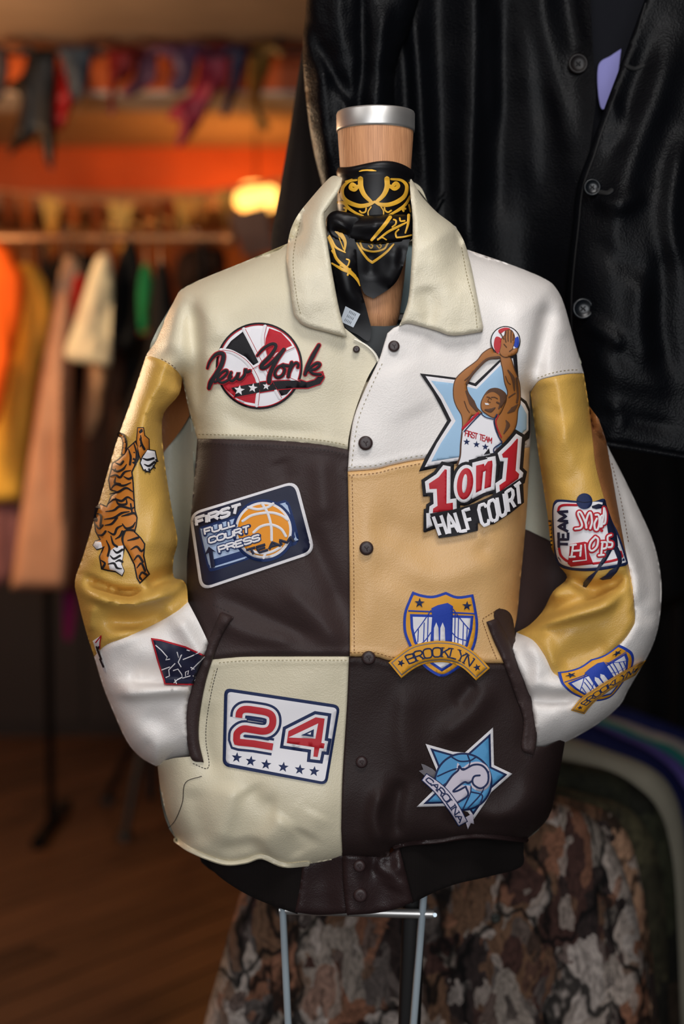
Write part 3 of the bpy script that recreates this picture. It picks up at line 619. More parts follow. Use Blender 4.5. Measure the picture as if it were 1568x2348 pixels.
stitch([(1402, 1060), (1424, 1150), (1442, 1250)], sleeve_r_depth, T_TANT, s_r)
# thin seam line on the lower cream panel
jstroke('seam_line', [(462, 1780), (425, 1795), (418, 1840), (402, 1880), (385, 1900)], 1.6, UND, T_BROWNT, .0012, .0003, p_cl)
# ---- snaps
M_SNAP = mat('snap_plastic', (52, 36, 36), .45, grain='noise', gs=500, gstr=.15)
def snap(px, py, r, depth, off):
    c = at(px, py, float(depth(np.array([px]), np.array([py]))[0]) - off); R = r / FPX * c.y
    prof = [(0.0, -.0046), (.45, -.0046), (.7, -.0046), (.9, -.004), (1.0, -.0024), (1.0, .002)]
    rings = []
    for q, dy in prof[1:]:
        t = np.linspace(0, 2 * math.pi, 28, endpoint=False); rings.append(np.stack([c.x + R * q * np.cos(t), np.full(28, c.y + dy), c.z + R * q * np.sin(t)], 1))
    V, F = loft(rings, True, False); n = len(V); V = np.vstack([V, [[c.x, c.y - .0046, c.z]]])
    F += [(n, (j + 1) % 28, j) for j in range(28)]
    o = jk.part('snap_button', V, F, M_SNAP)
    lt = jk.part('snap_emblem', *(lambda a: a)(tube([(c.x - R * .3, c.y - .0048, c.z + R * .3), (c.x, c.y - .0048, c.z), (c.x + R * .3, c.y - .0048, c.z + R * .28), (c.x + .05 * R, c.y - .0048, c.z + .02 * R), (c.x + R * .1, c.y - .0048, c.z - R * .4)], R * .07, 6)), M_SNAP, o)
for (x, y, r) in ((903, 794, 13), (838, 1016, 16.5), (840, 1257, 16), (845, 1508, 16), (829, 1747, 13.5)): snap(x, y, r, OVER, .002)
snap(824, 1985, 14, tab_depth, .013); snap(826, 2052, 16, tab_depth, .013)
snap(817, 801, 8, UND, .003)
# ---- zipper at the open neck
zx = C([(812, 778), (838, 792), (858, 812), (868, 836)])
zt = []
for i, (a, b) in enumerate(zip(resample(np.array(zx), 4.2, False)[:-1], resample(np.array(zx), 4.2, False)[1:])):
    c = at(a[0] + 2, a[1], float(UND(np.array([a[0]]), np.array([a[1]]))[0]) - .003); s = .0009
    zt.append(box(c.x - s * 1.6, c.x + s * 1.6, c.y - s, c.y + s, c.z - s * .6, c.z + s * .6))
V, F = merge(*zt); jk.part('zipper_teeth', V, F, mat('zip_metal', (168, 162, 150), .4, .9), smooth=False, kind='stuff')
# ================================================================== PATCHES
# single-stroke capitals on a unit box: (advance, [strokes]); 'r' strokes are curved
GL = {
 'A': (.9, [[(0, 0), (.42, 1), (.84, 0)], [(.16, .36), (.68, .36)]]),
 'B': (.8, [[(0, 0), (0, 1), (.5, 1), (.66, .9), (.66, .64), (.5, .54), (0, .54)], [(.5, .54), (.72, .42), (.72, .12), (.55, 0), (0, 0)]]),
 'C': (.8, [[(.7, .8), (.56, 1), (.16, 1), (0, .82), (0, .18), (.16, 0), (.56, 0), (.7, .2)]]),
 'D': (.8, [[(0, 0), (0, 1), (.45, 1), (.7, .78), (.7, .22), (.45, 0), (0, 0)]]),
 'E': (.7, [[(.62, 1), (0, 1), (0, 0), (.62, 0)], [(0, .52), (.52, .52)]]),
 'F': (.68, [[(.62, 1), (0, 1), (0, 0)], [(0, .5), (.5, .5)]]),
 'H': (.8, [[(0, 0), (0, 1)], [(.66, 0), (.66, 1)], [(0, .5), (.66, .5)]]),
 'I': (.22, [[(.05, 0), (.05, 1)]]),
 'K': (.78, [[(0, 0), (0, 1)], [(.64, 1), (0, .42)], [(.2, .6), (.68, 0)]]),
 'L': (.66, [[(0, 1), (0, 0), (.6, 0)]]),
 'M': (1., [[(0, 0), (.06, 1), (.44, .2), (.82, 1), (.88, 0)]]),
 'N': (.84, [[(0, 0), (0, 1), (.68, 0), (.68, 1)]]),
 'O': (.84, [[(.18, 0), (0, .2), (0, .8), (.18, 1), (.54, 1), (.72, .8), (.72, .2), (.54, 0), (.18, 0)]]),
 'P': (.74, [[(0, 0), (0, 1), (.5, 1), (.64, .86), (.64, .6), (.5, .46), (0, .46)]]),
 'R': (.8, [[(0, 0), (0, 1), (.5, 1), (.66, .86), (.66, .64), (.5, .5), (0, .5)], [(.36, .5), (.7, 0)]]),
 'S': (.76, [[(.66, .82), (.54, 1), (.14, 1), (0, .84), (0, .66), (.14, .54), (.54, .48), (.68, .36), (.68, .14), (.54, 0), (.14, 0), (0, .18)]]),
 'T': (.74, [[(0, 1), (.66, 1)], [(.33, 1), (.33, 0)]]),
 'U': (.82, [[(0, 1), (0, .18), (.16, 0), (.52, 0), (.68, .18), (.68, 1)]]),
 'Y': (.8, [[(0, 1), (.36, .48), (.72, 1)], [(.36, .48), (.36, 0)]]),
 ' ': (.5, []),
}
SERIF = {'B': [(0, 0), (0, 1)], 'R': [(0, 0), (0, 1), (.7, 0)], 'K': [(0, 0), (0, 1), (.64, 1), (.68, 0)], 'L': [(0, 1), (0, 0)], 'Y': [(0, 1), (.72, 1), (.36, 0)], 'N': [(0, 0), (0, 1), (.68, 1)], 'A': [(0, 0), (.84, 0)], 'I': [(.05, 0), (.05, 1)], 'H': [(0, 0), (0, 1), (.66, 0), (.66, 1)], 'P': [(0, 0), (0, 1)], 'M': [(0, 0), (.88, 0)]}
ROUND = set('CODSBPRU')
def quad_map(src, dst):
    """smooth second-order map fitted to point pairs"""
    c = np.mean(src, 0); B = lambda P: np.column_stack([np.ones(len(P)), (P - c) / 400, ((P - c) / 400) ** 2, ((P[:, 0] - c[0]) * (P[:, 1] - c[1])) / 160000])
    K, *_ = np.linalg.lstsq(B(np.asarray(src, float)), np.asarray(dst, float), rcond=None)
    return lambda P: B(np.asarray(P, float)) @ K
class Patch:
    def __init__(s, ox, oy, sc, depth, label, hom=None, base_off=.0012, ls=.00035, fine=9):
        s.ox, s.oy, s.sc, s.depth, s.label, s.hom, s.bo = ox, oy, sc, depth, label, hom, base_off
        s.acc = {}; s.order = []; s.ls = ls; s.fine = fine
    def tr(s, P):
        P = np.asarray(P, float)
        if s.hom is not None:
            P = s.hom(P)
        return P * s.sc + np.array([s.ox, s.oy])
    def lift(s, P, off):
        """offset grows where the cloth turns away from the viewer"""
        e = 4.0; gx = (s.depth(P[:, 0] + e, P[:, 1]) - s.depth(P[:, 0] - e, P[:, 1])) / (2 * e); gy = (s.depth(P[:, 0], P[:, 1] + e) - s.depth(P[:, 0], P[:, 1] - e)) / (2 * e)
        return off * np.minimum(np.sqrt(1 + (gx * gx + gy * gy) * (FPX / 1.67) ** 2), 4.0)
    def add(s, name, m, W, F, uniq=False):
        k = (name, m.name)
        if uniq and s.order and k != s.order[0]: s.cnt = getattr(s, 'cnt', 0) + 1; k = (name, m.name, s.cnt)
        if k not in s.acc: s.acc[k] = ([], [], m); s.order.append(k)
        V, FF, _ = s.acc[k]; n = sum(len(v) for v in V); V.append(W); FF += [tuple(i + n for i in f) for f in F]
    def poly(s, name, pts, m, layer, smooth=False, pillow=.00025, step=9):
        P = smooth_poly(pts, 5) if smooth else np.asarray(pts, float)
        P = s.tr(P); step = min(step, s.fine)
        W, F = sheet(P, lambda x, y: s.depth(x, y) - s.lift(np.stack([x, y], 1), s.bo + layer * s.ls), step, 0, .0008 + .0002 * layer, pillow, 1.6)
        s.add(name, m, W, F, True)
    def stroke(s, name, pts, w, m, layer, smooth=True, cap=True, h=.00035, closed=False):
        r = stroke2(pts, w, 5, smooth, cap, closed)
        if r is None: return
        V, F, pr = r
        if s.hom is not None: pass
        # keep long pieces close to the cloth
        P = s.tr(V); d = s.depth(P[:, 0], P[:, 1]) - s.lift(P, s.bo + layer * s.ls) - h * pr
        A = P[list(F[0])]; ar = np.sum(A[:, 0] * np.roll(A[:, 1], -1) - np.roll(A[:, 0], -1) * A[:, 1])
        if ar > 0: F = [f[::-1] for f in F]
        s.add(name, m, unproject(P[:, 0], P[:, 1], d), F)
    def line(s, name, pts, w, m, layer, **k):
        s.stroke(name, resample(np.asarray(pts, float), 40, False), w, m, layer, smooth=False, **k)
    def star(s, name, cx, cy, r, m, layer, rot=0.1):
        s.poly(name, star_pts(cx, cy, r, rot), m, layer, step=12)
    def text(s, name, string, base, top, w, m, layer, serif=False, ends=True, cap=True, gap=.0, h=.00035):
        adv = sum(GL[c][0] + gap for c in string) - gap - .1
        base = np.asarray(base, float); top = np.asarray(top, float)
        def curve(P):
            P = catmull(P, False, 8) if len(P) > 2 else P
            L = np.concatenate([[0], np.cumsum(np.linalg.norm(np.diff(P, axis=0), axis=1))]); L /= L[-1]
            return lambda u: np.array([np.interp(u, L, P[:, 0]), np.interp(u, L, P[:, 1])])
        cb, ct = curve(base), curve(top); x = 0
        def M(gx, gy): u = gx / adv; return cb(u) * (1 - gy) + ct(u) * gy
        for c in string:
            a, ss = GL[c]
            for st in ss:
                Q = np.array(st, float)
                if c in ROUND and serif: Q = catmull(Q, False, 4)
                else: Q = resample(Q, .22, False)
                s.stroke(name, [M(x + q[0], q[1]) for q in Q], w, m, layer, smooth=False, cap=cap, h=h)
            if serif and c in SERIF:
                for (qx, qy) in SERIF[c]:
                    s.stroke(name, [M(x + qx - .17, qy), M(x + qx + .17, qy)], w * .6, m, layer, smooth=False, cap=False, h=h)
            x += a + gap
    def build(s, base_key):
        V, F, m = s.acc[base_key]
        b = jk.part('patch', np.vstack(V), F, m, label=s.label)
        for k in s.order:
            if k == base_key: continue
            V, F, m = s.acc[k]; jk.part(k[0], np.vstack(V), F, m, b, kind='stuff' if len(V) > 1 else None)
        return b

BODY_R = lambda x, y: body_cloth(x, y) - 0.0045 * sstep(x, 1000, 860) - 0.0022
BODY_L = lambda x, y: body_cloth(x, y) + 0.004 * sstep(x, 740, 800) - 0.0012
# ---------------------------------------------------------------- round ball patch with script
p = Patch(420, 700, .2551, BODY_L, 'round red, white and black basketball patch with script lettering NEW YORK')
p.poly('backing', circle(683, 545, 390, 60), T_BLACK, 0)
p.stroke('ring', circle(683, 545, 368, 60), 9, T_RED, 1, closed=True)
p.poly('ground', circle(683, 545, 364, 60), S_WHITE, 1)
p.poly('black_wedge', [(372, 400), (430, 320), (535, 237), (690, 520), (640, 550), (560, 465), (470, 415)], T_BLACK, 2)
p.poly('red_wedge', [(772, 206), (880, 245), (960, 330), (985, 372), (860, 432), (755, 482), (732, 400), (740, 300)], T_RED, 2)
p.poly('red_wedge', [(350, 712), (480, 668), (640, 590), (668, 700), (655, 885), (560, 868), (470, 830), (400, 770)], T_RED, 2)
p.poly('black_wedge', [(850, 765), (972, 752), (930, 800), (880, 815)], T_BLACK, 2)
for q in ([(545, 215), (640, 400), (720, 560), (830, 760), (870, 830)], [(735, 190), (715, 300), (735, 430), (780, 560)], [(340, 402), (440, 420), (560, 500), (640, 610), (675, 720), (660, 900)], [(985, 378), (850, 440), (700, 520), (560, 600)], [(1040, 690), (930, 640), (860, 560)]):
    p.stroke('seam', q, 34, T_WHITE, 3); p.stroke('seam_thread', [(x + 14, y) for x, y in q], 5, T_RED, 4)
TAIL = [(430, 742), (560, 716), (720, 688), (900, 678), (1060, 675), (1110, 692), (1180, 672), (1212, 642), (1200, 612), (1250, 600), (1266, 650), (1230, 705), (1120, 742), (1000, 742), (850, 755), (700, 780), (460, 826), (472, 790)]
p.poly('swash', offset_poly(TAIL, 9), T_RED, 4, step=12); p.poly('swash', TAIL, T_BLACK, 5, step=12)
for a in ((503, 763, 50), (625, 743, 44), (747, 727, 36)): p.star('star', *a, T_WHITE, 6, .15)
SCRIPT = [([(218, 565), (240, 505), (290, 445), (340, 430), (362, 455), (345, 530), (295, 620), (250, 690), (232, 745)], [20, 26, 34, 40, 44, 46, 44, 48, 34]),
 ([(285, 690), (350, 655), (395, 610), (385, 585), (340, 610), (308, 665), (345, 695), (400, 675), (430, 640)], 28), ([(430, 605), (412, 655), (440, 680), (480, 645), (498, 605), (488, 655), (515, 665), (552, 625), (560, 575), (575, 600), (600, 590)], 30),
 ([(665, 452), (715, 395), (780, 352), (825, 350), (828, 385), (775, 465), (712, 530), (706, 562), (750, 552), (830, 480), (905, 395)], [18, 28, 32, 34, 36, 40, 40, 40, 34, 34, 36]), ([(905, 395), (840, 490), (795, 580), (775, 640), (772, 690)], [36, 40, 42, 44, 46]),
 ([(900, 535), (845, 565), (822, 615), (848, 648), (893, 628), (912, 575), (890, 540), (945, 545)], 30), ([(975, 515), (955, 580), (945, 640)], 32), ([(952, 610), (978, 552), (1012, 518), (1035, 532), (1030, 556)], 26),
 ([(1220, 358), (1165, 455), (1120, 545), (1095, 620)], [34, 44, 40, 32]), ([(1098, 600), (1160, 545), (1205, 520), (1228, 535), (1190, 572), (1140, 585), (1170, 615), (1235, 622)], 30)]
for q, w in SCRIPT: p.stroke('lettering_edge', q, (np.array(w) * .86 + 15).tolist() if isinstance(w, list) else w * .86 + 15, T_RED, 7)
for q, w in SCRIPT: p.stroke('lettering', q, (np.array(w) * .86).tolist() if isinstance(w, list) else w * .86, T_BLACK, 9)
p.build(('backing', T_BLACK.name))

# ---------------------------------------------------------------- star with player
p = Patch(900, 720, .23003, BODY_R, 'star patch of a shooting basketball player lettered 1 ON 1 HALF COURT', ls=.0005, fine=5)
p.poly('backing', [(272, 592), (450, 612), (622, 634), (820, 690), (1060, 462), (1205, 400), (1238, 402), (1252, 600), (1270, 822), (1335, 870), (1368, 950), (1372, 1180), (1362, 1240), (1300, 1285), (1050, 1400), (640, 1490), (262, 1570), (330, 1420), (430, 1250), (545, 1062), (480, 930), (400, 780)], T_BLACK, 0)
p.poly('border', [(328, 618), (620, 656), (830, 722), (1085, 468), (1200, 440), (1225, 640), (1245, 830), (1320, 900), (1352, 970), (1354, 1160), (1290, 1225), (1000, 1400), (600, 1470), (320, 1525), (440, 1290), (585, 1062), (480, 850)], T_WHITE, 1)
p.poly('ground', [(385, 665), (610, 692), (838, 748), (1080, 505), (1190, 470), (1210, 700), (1240, 850), (1300, 930), (1338, 1000), (1336, 1150), (1280, 1200), (1000, 1370), (640, 1430), (385, 1470), (480, 1290), (628, 1065), (500, 820)], S_SKY, 2)
ARM_L = [(985, 345), (905, 390), (840, 470), (720, 560), (640, 640), (612, 720), (612, 830), (640, 920), (690, 1010), (700, 1100), (694, 1165), (735, 1110), (790, 1010), (880, 990), (840, 940), (790, 860), (740, 760), (740, 690), (790, 605), (870, 515), (950, 448), (1050, 440), (1090, 420), (1060, 385), (1010, 385)]
ARM_R = [(1085, 410), (1085, 480), (1102, 560), (1120, 680), (1150, 780), (1130, 850), (1090, 920), (1040, 1000), (1020, 1060), (1040, 1150), (1100, 1290), (1180, 1212), (1230, 1100), (1245, 960), (1268, 880), (1262, 700), (1212, 560), (1165, 430)]
for nm, A in (('arm', ARM_L), ('arm', ARM_R)):
    p.poly('figure_edge', offset_poly(A, 9), T_SKIND, 3, True, step=12); p.poly('figure', A, S_SKIN, 4, True, step=12)
for q, w in (([(740, 690), (790, 605), (870, 515), (950, 448), (1060, 430)], 26), ([(735, 770), (790, 880), (840, 960)], [20, 60, 30]), ([(1150, 560), (1200, 640), (1215, 760)], [14, 34, 14]), ([(1130, 1060), (1150, 1110), (1110, 1190)], [10, 44, 14]), ([(1250, 900), (1200, 950), (1150, 985)], [10, 50, 14]), ([(1235, 640), (1250, 800), (1240, 880)], 22), ([(715, 870), (740, 940), (765, 980)], 9), ([(1125, 620), (1150, 680), (1175, 700)], 9), ([(720, 660), (790, 600)], 12), ([(1160, 830), (1220, 790)], 14)):
    p.stroke('figure_shade', q, w, T_SKIND, 5)
JER = [(880, 992), (930, 1030), (1005, 1050), (1020, 1100), (1040, 1180), (1090, 1272), (1040, 1320), (1010, 1400), (850, 1425), (780, 1480), (655, 1510), (680, 1400), (692, 1180), (730, 1120), (800, 1060)]
p.poly('jersey', JER, S_WHITE, 5, step=12)
p.stroke('jersey_trim', [(700, 1140), (770, 1070), (850, 990)], 26, T_RED, 6); p.stroke('jersey_trim', [(712, 1172), (790, 1085), (880, 992)], 12, T_NAVY, 7)
p.stroke('jersey_trim', [(1040, 1000), (1012, 1060), (1022, 1130), (1055, 1220), (1090, 1275)], 12, T_NAVY, 7); p.stroke('jersey_trim', [(1055, 1010), (1030, 1070), (1045, 1140), (1085, 1230)], 12, T_RED, 6); p.stroke('jersey_trim', [(880, 992), (930, 1030), (1005, 1050)], 10, T_NAVY, 7)
p.stroke('jersey_trim', [(1085, 1285), (1010, 1340), (1015, 1395)], 12, T_NAVY, 7); p.stroke('jersey_trim', [(1060, 1340), (1020, 1380)], 22, T_RED, 6)
p.stroke('figure_shade', [(692, 1180), (680, 1300), (672, 1420), (640, 1510)], 16, T_SKIND, 6)
p.text('lettering', 'FIRST TEAM', [(722, 1212), (986, 1288)], [(730, 1160), (992, 1232)], 9, T_RED, 6)
for a in ((738, 1275, 36), (836, 1300, 36), (924, 1325, 36)): p.star('star', *a, T_NAVY, 6, .05)
HEAD = [(930, 795), (985, 750), (1060, 755), (1115, 795), (1126, 860), (1100, 930), (1065, 995), (1010, 1030), (935, 992), (892, 950), (888, 880)]
p.poly('figure_edge', offset_poly(HEAD, 9), T_SKIND, 5, True, step=12); p.poly('figure', HEAD, S_SKIN, 6, True, step=12)
p.poly('hair', [(925, 806), (985, 742), (1060, 742), (1128, 790), (1138, 850), (1108, 900), (1075, 940), (1070, 860), (1062, 815), (1010, 778), (960, 785)], T_SKIND, 7, True, step=12)
p.stroke('figure_shade', [(925, 955), (975, 962), (1020, 935)], [18, 44, 14], T_SKIND, 7); p.stroke('figure_shade', [(940, 826), (965, 832), (985, 850)], 9, T_SKIND, 7); p.stroke('figure_shade', [(962, 840), (950, 870), (975, 880)], 7, T_SKIND, 7); p.stroke('figure_shade', [(1040, 880), (1070, 900), (1060, 940)], 18, T_SKIND, 7); p.stroke('figure_shade', [(985, 830), (1020, 830), (1045, 845)], 10, T_SKIND, 7)
p.poly('teeth', [(918, 885), (952, 890), (964, 906), (925, 906)], T_WHITE, 8)
p.poly('ball', circle(1125, 270, 150, 48), T_BLACK, 4, step=12); p.poly('ball', circle(1125, 270, 140, 48), S_WHITE, 5, step=12)
p.poly('ball_panel', [(1035, 225), (1085, 250), (1078, 330), (1050, 395), (1012, 340), (1012, 270)], S_RED, 6, True, step=12)
p.poly('ball_panel', [(1212, 255), (1250, 225), (1262, 285), (1245, 335), (1210, 320)], T_BLUE, 6, True, step=12); p.poly('ball_panel', [(1055, 160), (1120, 135), (1175, 148), (1115, 170), (1070, 198)], S_RED, 6, True, step=12)
p.poly('figure_edge', offset_poly([(1085, 255), (1118, 212), (1130, 170), (1175, 162), (1205, 200), (1216, 270), (1192, 350), (1242, 345), (1232, 390), (1170, 420), (1110, 425), (1070, 385), (1082, 320)], 7), T_SKIND, 6, True, step=12)
p.poly('figure', [(1085, 255), (1118, 212), (1130, 170), (1175, 162), (1205, 200), (1216, 270), (1192, 350), (1242, 345), (1232, 390), (1170, 420), (1110, 425), (1070, 385), (1082, 320)], S_SKIN, 7, True, step=12)
for q in ([(1130, 175), (1122, 230), (1130, 280)], [(1152, 165), (1150, 230), (1152, 270)], [(1182, 170), (1180, 230), (1180, 280)], [(1075, 190), (1110, 250)], [(1205, 205), (1200, 260)], [(1195, 350), (1165, 372)], [(1110, 300), (1135, 330)]): p.stroke('figure_shade', q, 10, T_SKIND, 8)
ONE_L = [(520, 1548), (540, 1552), (537, 1890), (600, 1880), (602, 1958), (400, 1982), (404, 1940), (448, 1912), (440, 1742), (368, 1745), (362, 1690), (460, 1625)]
ONE_R = [(1240, 1242), (1250, 1248), (1226, 1562), (1262, 1596), (1252, 1642), (1070, 1772), (1064, 1706), (1128, 1662), (1150, 1432), (1100, 1432), (1090, 1398), (1180, 1312)]
ENN = [(832, 1512), (912, 1492), (915, 1518), (950, 1468), (992, 1460), (996, 1500), (980, 1722), (914, 1742), (928, 1562), (902, 1575), (886, 1752), (830, 1782)]
OH = circle(722, 1692, 80, 30, 158, .12)
for A in (ONE_L, ONE_R, ENN, OH): p.poly('number_edge', offset_poly(A, 72 if A is not OH else 62), T_BLACK, 8, step=12)
for A in (ONE_L, ONE_R, ENN, OH): p.poly('number_border', offset_poly(A, 38 if A is not OH else 32), T_WHITE, 9, step=12)
for A in (ONE_L, ONE_R, ENN, OH): p.poly('number', A, S_RED, 10, step=12)
p.poly('number_border', circle(718, 1690, 24, 20, 95, .1), T_WHITE, 11)
p.poly('banner', [(310, 1945), (372, 1930), (398, 2000), (420, 2100), (425, 2140), (320, 2178), (306, 2170)], T_BLACK, 8); p.poly('banner', [(335, 1985), (362, 1985), (400, 2110), (338, 2140)], S_WHITE, 9)
BASE = [(472, 2205), (640, 2175), (830, 2135), (1000, 2070), (1150, 1975), (1292, 1870)]; TOPL = [(405, 2020), (600, 1985), (790, 1935), (940, 1880), (1110, 1790), (1275, 1675)]
p.poly('banner', [(372, 1990), (600, 1950), (800, 1895), (950, 1830), (1110, 1745), (1290, 1625), (1300, 1640), (1310, 1880), (1170, 1990), (1010, 2095), (930, 2105), (850, 2080), (850, 2160), (640, 2210), (460, 2235), (425, 2130)], T_BLACK, 11, step=12)
p.text('lettering', 'HALF COURT', BASE, TOPL, 34, S_WHITE, 13, cap=False, gap=.07)
p.build(('backing', T_BLACK.name))

# ---------------------------------------------------------------- number 24
p = Patch(480, 1560, .20408, BODY_L, 'white rectangular patch with a big red 24 above six navy stars')
p.poly('backing', rounded([(168, 84), (1470, 280), (1320, 1178), (148, 962)], 80), T_NAVY, 0)
p.poly('ground', rounded([(204, 126), (1436, 312), (1294, 1142), (184, 928)], 50), S_WHITE, 1)
TWO = [(330, 420), (342, 358), (400, 325), (530, 338), (650, 362), (705, 405), (710, 490), (672, 552), (600, 572), (480, 555), (380, 545), (315, 590), (306, 640), (305, 692), (500, 712), (712, 748)]
FOUR = [(1195, 415), (1295, 430), (1258, 702), (1296, 710), (1286, 766), (1236, 762), (1216, 862), (1168, 856), (1178, 752), (868, 705), (888, 570)]
tw = np.array(TWO, float); tws = np.vstack([catmull(tw[:13], False, 5), tw[13:]])
for w, m, l in ((196, T_NAVY, 2), (140, T_WHITE, 3), (78, S_RED, 5)): p.stroke('number' if l == 5 else 'number_edge', resample(tws, 25, False), w, m, l, smooth=False, cap=False, h=.0002)
p.poly('number_edge', [(420, 425), (600, 448), (625, 462), (600, 482), (430, 460)], T_WHITE, 6); p.stroke('number_edge', [(430, 435), (520, 450), (610, 465)], 26, T_NAVY, 6, h=.0002); p.stroke('number_edge', [(400, 625), (540, 640), (660, 660)], 32, T_NAVY, 6, h=.0002)
p.poly('number_edge', offset_poly(FOUR, 68), T_NAVY, 2); p.poly('number_border', offset_poly(FOUR, 32), T_WHITE, 4); p.poly('number', FOUR, S_RED, 5)
p.poly('number_border', [(888, 642), (1222, 484), (1190, 655)], T_WHITE, 6); p.poly('number_edge', [(1030, 618), (1175, 548), (1168, 636)], T_NAVY, 7); p.poly('ground', [(1098, 602), (1142, 582), (1138, 610)], S_WHITE, 8)
for a in ((307, 868), (465, 908), (637, 945), (830, 975), (1015, 1003), (1177, 1023)): p.star('star', a[0], a[1], 62, T_NAVY, 2, .12)
p.build(('backing', T_NAVY.name))

# ---------------------------------------------------------------- full court press
p = Patch(400, 1080, .22959, BODY_L, 'navy rectangular patch with an orange basketball lettered FIRST TEAM FULL COURT PRESS')
p.poly('backing', rounded([(145, 422), (1220, 92), (1408, 815), (258, 1200)], 120), T_WHITE, 0)
p.poly('ground', rounded([(176, 440), (1195, 126), (1372, 795), (284, 1163)], 92), T_DNAVY, 1)
FR = [(245, 580), (290, 548), (640, 435), (1060, 300), (1120, 302), (1160, 360), (1238, 650), (1220, 720), (1160, 755), (700, 895), (390, 998), (335, 975), (310, 900), (262, 680)]
p.poly('frame', FR, S_MID, 2, True); p.poly('frame_ground', [(262, 600), (300, 570), (640, 462), (1065, 325), (1110, 330), (1140, 380), (1210, 650), (1195, 705), (700, 870), (390, 965), (352, 945), (330, 890)], S_PALE, 3, True)
p.poly('frame', [(380, 885), (690, 790), (720, 850), (390, 955)], S_MID, 4); p.stroke('frame_line', [(395, 962), (560, 915), (700, 870)], 14, S_PALE, 5)
p.poly('frame', [(1075, 340), (1130, 380), (1205, 660), (1160, 730), (1080, 740)], S_MID, 4)
p.poly('frame_ground', [(1060, 325), (1105, 322), (1130, 345), (1150, 420), (1130, 400)], S_PALE, 5)
p.poly('ball_edge', circle(888, 595, 312, 60), S_MID, 5); p.poly('ball_border', circle(888, 592, 284, 60), T_WHITE, 6); p.poly('ball', circle(888, 590, 258, 60), S_ORANGE, 7)
for q in ([(872, 322), (930, 420), (965, 550), (970, 690)], [(680, 500), (780, 440), (950, 415), (1060, 440), (1130, 485)], [(790, 612), (860, 555), (960, 535), (1060, 575), (1112, 650)], [(735, 362), (830, 382), (930, 362), (985, 325)], [(735, 780), (850, 820), (960, 810), (1060, 760)], [(930, 800), (905, 830), (890, 868)]): p.stroke('ball_seam', q, 26, T_WHITE, 8)
p.text('lettering', 'FIRST', [(222, 545), (640, 415)], [(212, 470), (662, 330)], 30, T_WHITE, 9, cap=False)
for t, b, tp in (('FULL', [(305, 635), (605, 545)], [(295, 580), (600, 490)]), ('COURT', [(345, 722), (748, 610)], [(340, 668), (745, 548)]), ('PRESS', [(450, 815), (850, 690)], [(435, 758), (845, 635)])):
    p.text('lettering_edge', t, b, tp, 40, S_MID, 9); p.text('lettering', t, b, tp, 19, T_WHITE, 11, cap=False)
p.text('lettering_navy', 'TEAM', [(745, 845), (1195, 705)], [(715, 790), (1170, 655)], 26, T_DNAVY, 11, cap=False)
p.line('arrow', [(385, 965), (360, 800)], 40, T_DNAVY, 9, cap=False); p.poly('arrow', [(298, 842), (342, 755), (412, 806), (365, 800)], T_DNAVY, 9)
p.build(('backing', T_WHITE.name))

# ---------------------------------------------------------------- Brooklyn shield (used twice)
def shield(depth, ox, oy, sc, label, hom=None):
    p = Patch(ox, oy, sc, depth, label, hom, ls=.0005, fine=7)
    SH = [(335, 102), (335, 102), (420, 130), (520, 140), (635, 106), (635, 106), (740, 145), (880, 127), (880, 127), (905, 250), (924, 400), (905, 560), (850, 680), (760, 780), (660, 850), (600, 868), (540, 850), (440, 780), (350, 670), (290, 560), (255, 450), (258, 300), (300, 180)]
    sh0 = smooth_poly(SH, 4)
    p.poly('backing', sh0, T_BLUE, 0); p.poly('ground', offset_poly(resample(sh0, 30), -24), S_GOLD, 1)
    p.stroke('band_line', [(302, 276), (600, 288), (890, 302)], 14, T_BLUE, 2)
    IN = [(312, 305), (600, 312), (882, 320), (872, 440), (832, 590), (760, 690), (680, 770), (598, 822), (500, 755), (410, 660), (348, 560), (318, 430)]
    p.poly('inner_shield', IN, T_BLUE, 2); p.poly('inner_ground', offset_poly(IN, -24), S_WHITE, 3)
    for q in ([(500, 272), (420, 390), (342, 492)], [(700, 262), (790, 380), (862, 462)], [(690, 472), (740, 520), (825, 545)], [(500, 470), (450, 540), (400, 580)]): p.stroke('cable', q, 9, T_BLUE, 4)
    for a in ((440, 385, 560), (475, 335, 560), (388, 445, 555), (718, 300, 560), (748, 335, 570), (792, 385, 585), (826, 420, 545)): p.line('cable', [(a[0], a[1]), (a[0] - 6, a[2])], 9, T_BLUE, 4)
    p.poly('bridge_tower', [(505, 252), (560, 226), (650, 205), (698, 235), (690, 560), (495, 552), (512, 330)], T_BLUE, 5)
    for cx in (548, 605): p.poly('tower_arch', [(cx - 22, 550), (cx - 20, 430), (cx, 380), (cx + 20, 430), (cx + 24, 550)], S_WHITE, 6)
    p.star('star', 398, 206, 46, T_NAVY, 4, .05); p.star('star', 824, 232, 44, T_NAVY, 4, .05)
    OUT = catmull([(120, 740), (300, 605), (450, 558), (600, 546), (760, 572), (900, 655), (1030, 790)], False, 6); INN = catmull([(905, 900), (800, 800), (720, 757), (600, 737), (450, 752), (340, 802), (235, 880)], False, 6)
    BN = np.vstack([OUT, INN]); p.poly('banner', BN, T_GOLD, 7)
    p.poly('banner_line', offset_poly(resample(BN, 20), -16), T_GREY, 8); p.poly('banner_ground', offset_poly(resample(BN, 20), -25), S_GOLD, 9)
    p.text('lettering', 'BROOKLYN', [(306, 750), (450, 703), (600, 688), (730, 712), (850, 778)], [(268, 685), (430, 625), (600, 608), (770, 632), (896, 712)], 13, T_NAVY, 10, serif=True)
    p.star('star', 232, 745, 36, T_NAVY, 10, .4); p.star('star', 914, 785, 36, T_NAVY, 10, -.2)
    p.build(('backing', T_BLUE.name))
shield(BODY_R, 860, 1330, .25559, 'blue and gold shield patch with a bridge lettered BROOKLYN')
